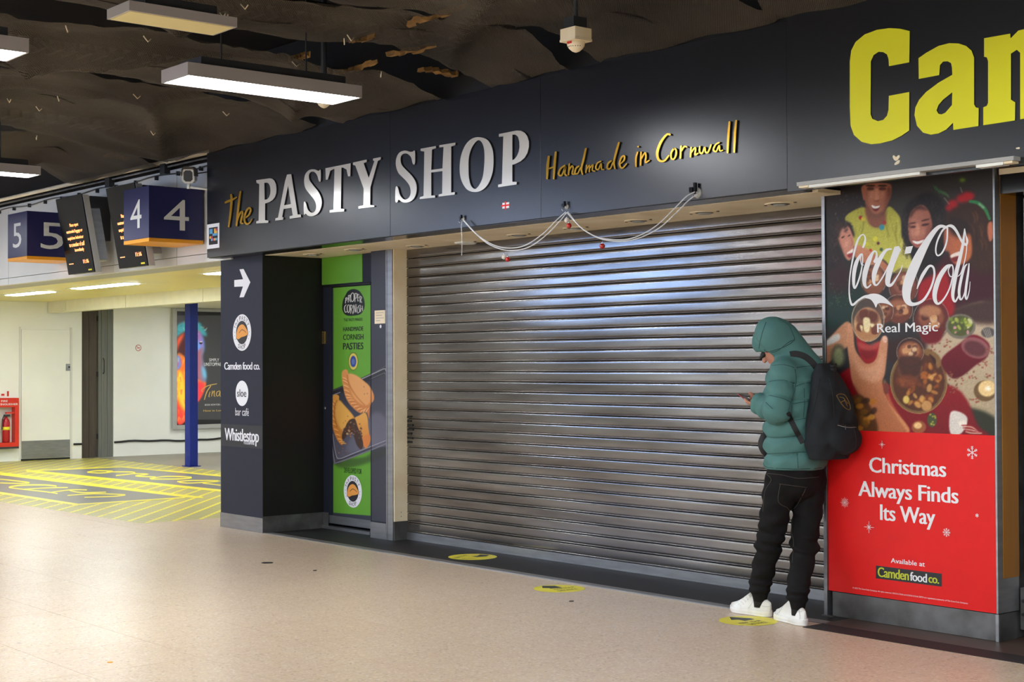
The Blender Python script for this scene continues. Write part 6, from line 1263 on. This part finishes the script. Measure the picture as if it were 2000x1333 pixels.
for b, s, o in ((b1, [(1425,1191),(1440,1197),(1458,1192),(1468,1180),(1472,1174)], s1), (b1, [(1470,1174),(1482,1182),(1498,1186),(1510,1182)], s1), (b2, [(1498,1205),(1512,1204),(1522,1196),(1530,1184)], s2), (b2, [(1546,1192),(1556,1196),(1566,1195)], s2), (b2, [(1558,1186),(1562,1200),(1562,1212)], s2)):
    surf_line(b, s, .0011, 'panel_seam', M['grey'], o, .0)
# body under the clothes: one continuous mesh with head, hands and legs
def chain(G, pts, rs):
    d = None
    for i in range(len(pts)-1): c = cap(G, pts[i], pts[i+1], rs[i], rs[i+1]); d = c if d is None else smin(d, c, .004)
    return d
sd = np.cross(fh, Zh); sd /= np.linalg.norm(sd); hu = np.cross(sd, fh)
def body(G):
    hx = np.stack([fh, sd, hu]); d = elli(G, HC+hu*.02-fh*.01, (.098, .074, .104), hx); d = smin(d, elli(G, HC-hu*.05+fh*.028, (.062, .054, .068), hx), .03)
    d = smin(d, cap(G, HC+fh*.086+hu*.0, HC+fh*.108-hu*.030, .009, .014), .012); d = smin(d, cap(G, HC+fh*.07-hu*.098, HC+fh*.075-hu*.10, .022, .02), .02)
    d = smin(d, cap(G, HC+fh*.083-hu*.062-sd*.02, HC+fh*.083-hu*.062+sd*.02, .008, .008), .006)
    for s in (-1, 1):
        d = np.maximum(d, -elli(G, HC+fh*.102+hu*.012+sd*s*.032, (.018, .018, .012), hx)+0); d = smin(d, elli(G, HC+sd*s*.076-hu*.01-fh*.01, (.018, .008, .032), hx), .004)
    d = smin(d, chain(G, [HC-hu*.05-fh*.02, NK-[0, 0, .03]], [.055, .062]), .02)
    t, a, b = torso(G, (.15, .145, .16, .06), (.11, .11, .11, .06), ZS); d = smin(d, np.maximum(np.maximum(t, ZS[0]-.05-G[..., 2]), G[..., 2]-ZS[3]), .03)
    for S, E_, W_ in ((SLv, ELv, WLv), (SRv, ERv, WRv)): d = smin(d, chain(G, [S, E_, W_], [.05, .042, .027]), .02)
    for H_, K_, A_ in ((HLv, KLv, ALv), (HRv, KRv, ARv)): d = smin(d, chain(G, [H_, K_, A_+[0, 0, .03], A_-[0, 0, .06]], [.078, .055, .034, .025]), .03)
    return d
ftv = [(np.array([-5.905, 6.695, .03]), np.array([-1, -.02, 0])), (np.array([-5.575, 6.655, .03]), np.array([-.95, .30, 0]))]
def body2(G):
    d = body(G)
    for c, t in ftv: d = smin(d, cap(G, c-t*.08, c+t*.09, .03, .024), .03)
    return d
allp = np.array([SLv, ELv, WLv, SRv, ERv, WRv, TB, HC, HLv, HRv, ALv, ARv]+[c+t*.12 for c, t in ftv]); lo = allp.min(0)-.17; hi = allp.max(0)+.17; lo[2] = -.0
V1, F1 = surfnet(body2, lo, hi, .0095)
PHc = J(1462, 782.5, .02)
def hands(G):
    p0 = J(1474, 785, .0); d = chain(G, [WLv, J(1478, 786, -.005)], [.024, .026]); d = smin(d, elli(G, J(1475, 785.5, .005), (.034, .034, .018)), .012)
    for k in range(4):
        w = -.03+.02*k; d = smin(d, chain(G, [J(1473, 787, w*.7), J(1465, 788+.3*k, w), J(1458, 784.5, w+.006), J(1455, 780.5, w+.01)], [.0095, .009, .0082, .0072]), .003)
    d = smin(d, chain(G, [J(1479, 783, .03), J(1472, 776.5, .02), J(1467, 770.5, .012), J(1464.5, 768.5, .01)], [.013, .0115, .010, .009]), .005)
    d = smin(d, chain(G, [WRv, J(1486, 785.5, .09)], [.025, .026]), .01); d = smin(d, elli(G, J(1483, 784.5, .08), (.032, .032, .018)), .01)
    for k in range(4):
        d = smin(d, chain(G, [J(1480, 786-1.5*k, .075), J(1474, 785-1.8*k, .07), J(1469, 782-1.5*k, .055), J(1467, 780-1.2*k, .05)], [.0095, .009, .0082, .0074]), .003)
    return smin(d, chain(G, [J(1484, 782, .08), J(1479, 776, .06), J(1474, 776.5, .045)], [.012, .011, .009]), .005)
hp = np.array([WLv, WRv, PHc]); V2, F2 = surfnet(hands, hp.min(0)-.08, hp.max(0)+.08, .0036)
bo = mkobj('body', np.concatenate([V1, V2]), np.concatenate([F1, F2+len(V1)]), M['skin'], person, True)
for s in (-1, 1):
    e = MB().sph(HC+fh*.078+hu*.012+sd*s*.031, .012, 12, 8).build('eye', M['print_white'], bo, True)
MB().sph(HC+fh*.0875+hu*.010-sd*.031, .0055, 8, 6).sph(HC+fh*.0875+hu*.010+sd*.031, .0055, 8, 6).build('iris', M['hair'], bo, True)
def hair(G):
    hx = np.stack([fh, sd, hu]); d = elli(G, HC+hu*.025-fh*.02, (.094, .080, .096), hx); d = np.maximum(d, -elli(G, HC+fh*.09-hu*.06, (.085, .09, .085), hx))
    return smin(d, cap(G, J(1493, 691, .05), J(1486, 699, .05), .020, .010), .01)
blob(hair, HC-.16, HC+.16, .006, 'hair', M['hair'], person)
# dark inside of the open jacket front
surf = [(1497,842),(1492,852),(1489,868),(1492,882),(1499,893)]
op = MB().tube([J(p[0]+3, p[1], .06) for p in cr(surf, 4)], [.012, .016, .02, .024, .028, .03, .032, .034, .034, .034, .032, .03, .028, .024, .02, .016, .012][:len(cr(surf, 4))], 10).build('jacket_lining', M['web'], person, True)
bjk = bvh(jk)
cP = crop(1380, 600, .27)
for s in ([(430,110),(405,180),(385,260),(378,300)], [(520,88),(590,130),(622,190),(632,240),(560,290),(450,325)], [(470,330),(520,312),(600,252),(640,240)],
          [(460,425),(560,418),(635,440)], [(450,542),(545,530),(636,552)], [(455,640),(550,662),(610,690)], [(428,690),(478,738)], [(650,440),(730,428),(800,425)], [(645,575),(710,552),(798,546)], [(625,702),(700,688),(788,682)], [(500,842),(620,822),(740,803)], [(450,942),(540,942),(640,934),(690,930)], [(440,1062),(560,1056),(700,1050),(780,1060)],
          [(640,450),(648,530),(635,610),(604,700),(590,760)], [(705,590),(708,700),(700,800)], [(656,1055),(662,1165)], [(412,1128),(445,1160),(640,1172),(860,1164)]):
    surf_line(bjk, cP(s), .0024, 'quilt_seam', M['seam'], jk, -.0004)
# phone
ph = thing('phone', tuple(PHc), 'dark red cased phone held in the hands of the person', 'phone')
a = J(1449.5, 773.5, .03); b = J(1474, 791, -.015); ax = (b-a)/np.linalg.norm(b-a); wd = dirn(.25, .95, .1); wd = wd-ax*(wd@ax); wd /= np.linalg.norm(wd); nn = np.cross(ax, wd); nn *= np.sign(nn[2]); cc_ = (a+b)/2
def slab(c, hl, hw, h0, h1, name, m):
    V = [c+ax*i*hl+wd*j*hw+nn*k for i in (-1, 1) for j in (-1, 1) for k in (h0, h1)]
    o = mkobj(name, V, [[0, 1, 3, 2], [4, 6, 7, 5], [0, 4, 5, 1], [2, 3, 7, 6], [0, 2, 6, 4], [1, 5, 7, 3]], m, ph); q = o.modifiers.new('bevel', 'BEVEL'); q.width = .002; q.segments = 2; return o
slab(cc_, np.linalg.norm(b-a)/2+.015, .036, -.005, .003, 'case', mat('dark_red_case', (120, 34, 40), .35)); slab(cc_, np.linalg.norm(b-a)/2+.012, .033, .0032, .0048, 'screen', M['gblack'])
# ================================================================ BACKPACK
bk = thing('backpack', tuple(J(1625, 890, -.16)), 'black canvas backpack with a small gold emblem, worn by the person', 'backpack')
bn = dirn(.55, -.83); bw = np.array([-bn[1], bn[0], 0]); zz = [J(0, y)[2] for y in (900, 870, 820, 770, 735, 716)]
bx = [1619, 1622, 1625, 1621, 1613, 1610]
def pack(G):
    z = G[..., 2]; o = list(range(len(zz))); C_ = np.array([J(x, y, -.16) for x, y in zip(bx, (900, 870, 820, 770, 735, 716))])
    cx_ = np.interp(z, zz, C_[:, 0]); cy_ = np.interp(z, zz, C_[:, 1]); p = np.stack([G[..., 0]-cx_, G[..., 1]-cy_], -1); a = p@bw[:2]; b = p@bn[:2]
    A_ = np.interp(z, zz, [.120, .165, .160, .125, .085, .05]); B_ = np.interp(z, zz, [.07, .098, .092, .075, .055, .03])
    A_ = A_+.006*np.sin(30*z+12*b); B_ = B_+.006*np.sin(25*z+30*a)+.004*np.sin(60*a-35*z)
    d = ((np.abs(a/A_)**2.6+np.abs(b/B_)**2.6)**(1/2.6)-1)*B_; d = np.maximum(d, np.maximum(zz[0]-z, z-zz[-1])); 
    pk = elli(G, J(1633, 858, -.16)+bn*.075, (.12, .045, .085), np.stack([bw, bn, Zh])); return smin(d, pk, .02)
c = J(1625, 810, -.16); bp2 = blob(pack, c-[.26, .26, .34], c+[.26, .26, .34], .0075, 'pack_body', M['pack'], bk, 2); bb = bvh(bp2)
strap(bjk, [(1543,693),(1552,691.5),(1562,693),(1574,698),(1586,708),(1597,722),(1603,735)], .036, .008, 'shoulder_strap', M['web'], bk, .006, -.1)
strap(bjk, [(1538,807),(1545,822),(1554,840),(1562,855),(1568,866)], .03, .005, 'lower_strap', M['web'], bk, .005, -.14)
MB().tube([J(1606, 730, -.15), J(1608, 716, -.16), J(1616, 713, -.17), J(1628, 716, -.18), J(1630, 724, -.18)], .007, 8).build('top_handle', M['web'], bk, True)
MB().sph(J(1626, 722, -.18), (.022, .022, .016), 10, 8).tube([J(1620, 720, -.18), J(1634, 712, -.18)], .008, 6).build('drawcord_knot', M['web'], bk, True)
M['emblem'] = mat('gold_emblem', (112, 84, 34), .6, var=.3, scale=60)
for s in ([(1634,773),(1640,770),(1648,771),(1653,776),(1658,786),(1661,796),(1659,801),(1652,798),(1646,792),(1640,784),(1634,773)], [(1640,776),(1648,778),(1651,785),(1655,794)], [(1643,786),(1650,783),(1657,789)]): surf_line(bb, s, .0028, 'emblem', M['emblem'], bk, .0015)
zp = surf_line(bb, [(1637,828),(1650,831),(1664,832),(1678,831)], .003, 'zip', M['web'], bk, .002); surf_line(bb, [(1636,831),(1650,834.5),(1664,835.5),(1678,834)], .0014, 'zip_edge', M['grey'], bk, .001)
surf_line(bb, [(1651,832),(1651.5,839)], .0022, 'zip_pull', M['chain'], bk, .004)
for s in ([(1600,740),(1596,770),(1586,810),(1574,850),(1568,866)], [(1668,838),(1672,860),(1668,880),(1640,890)], [(1618,735),(1626,770),(1630,820)]): surf_line(bb, s, .0022, 'piping', M['web'], bk, .001)
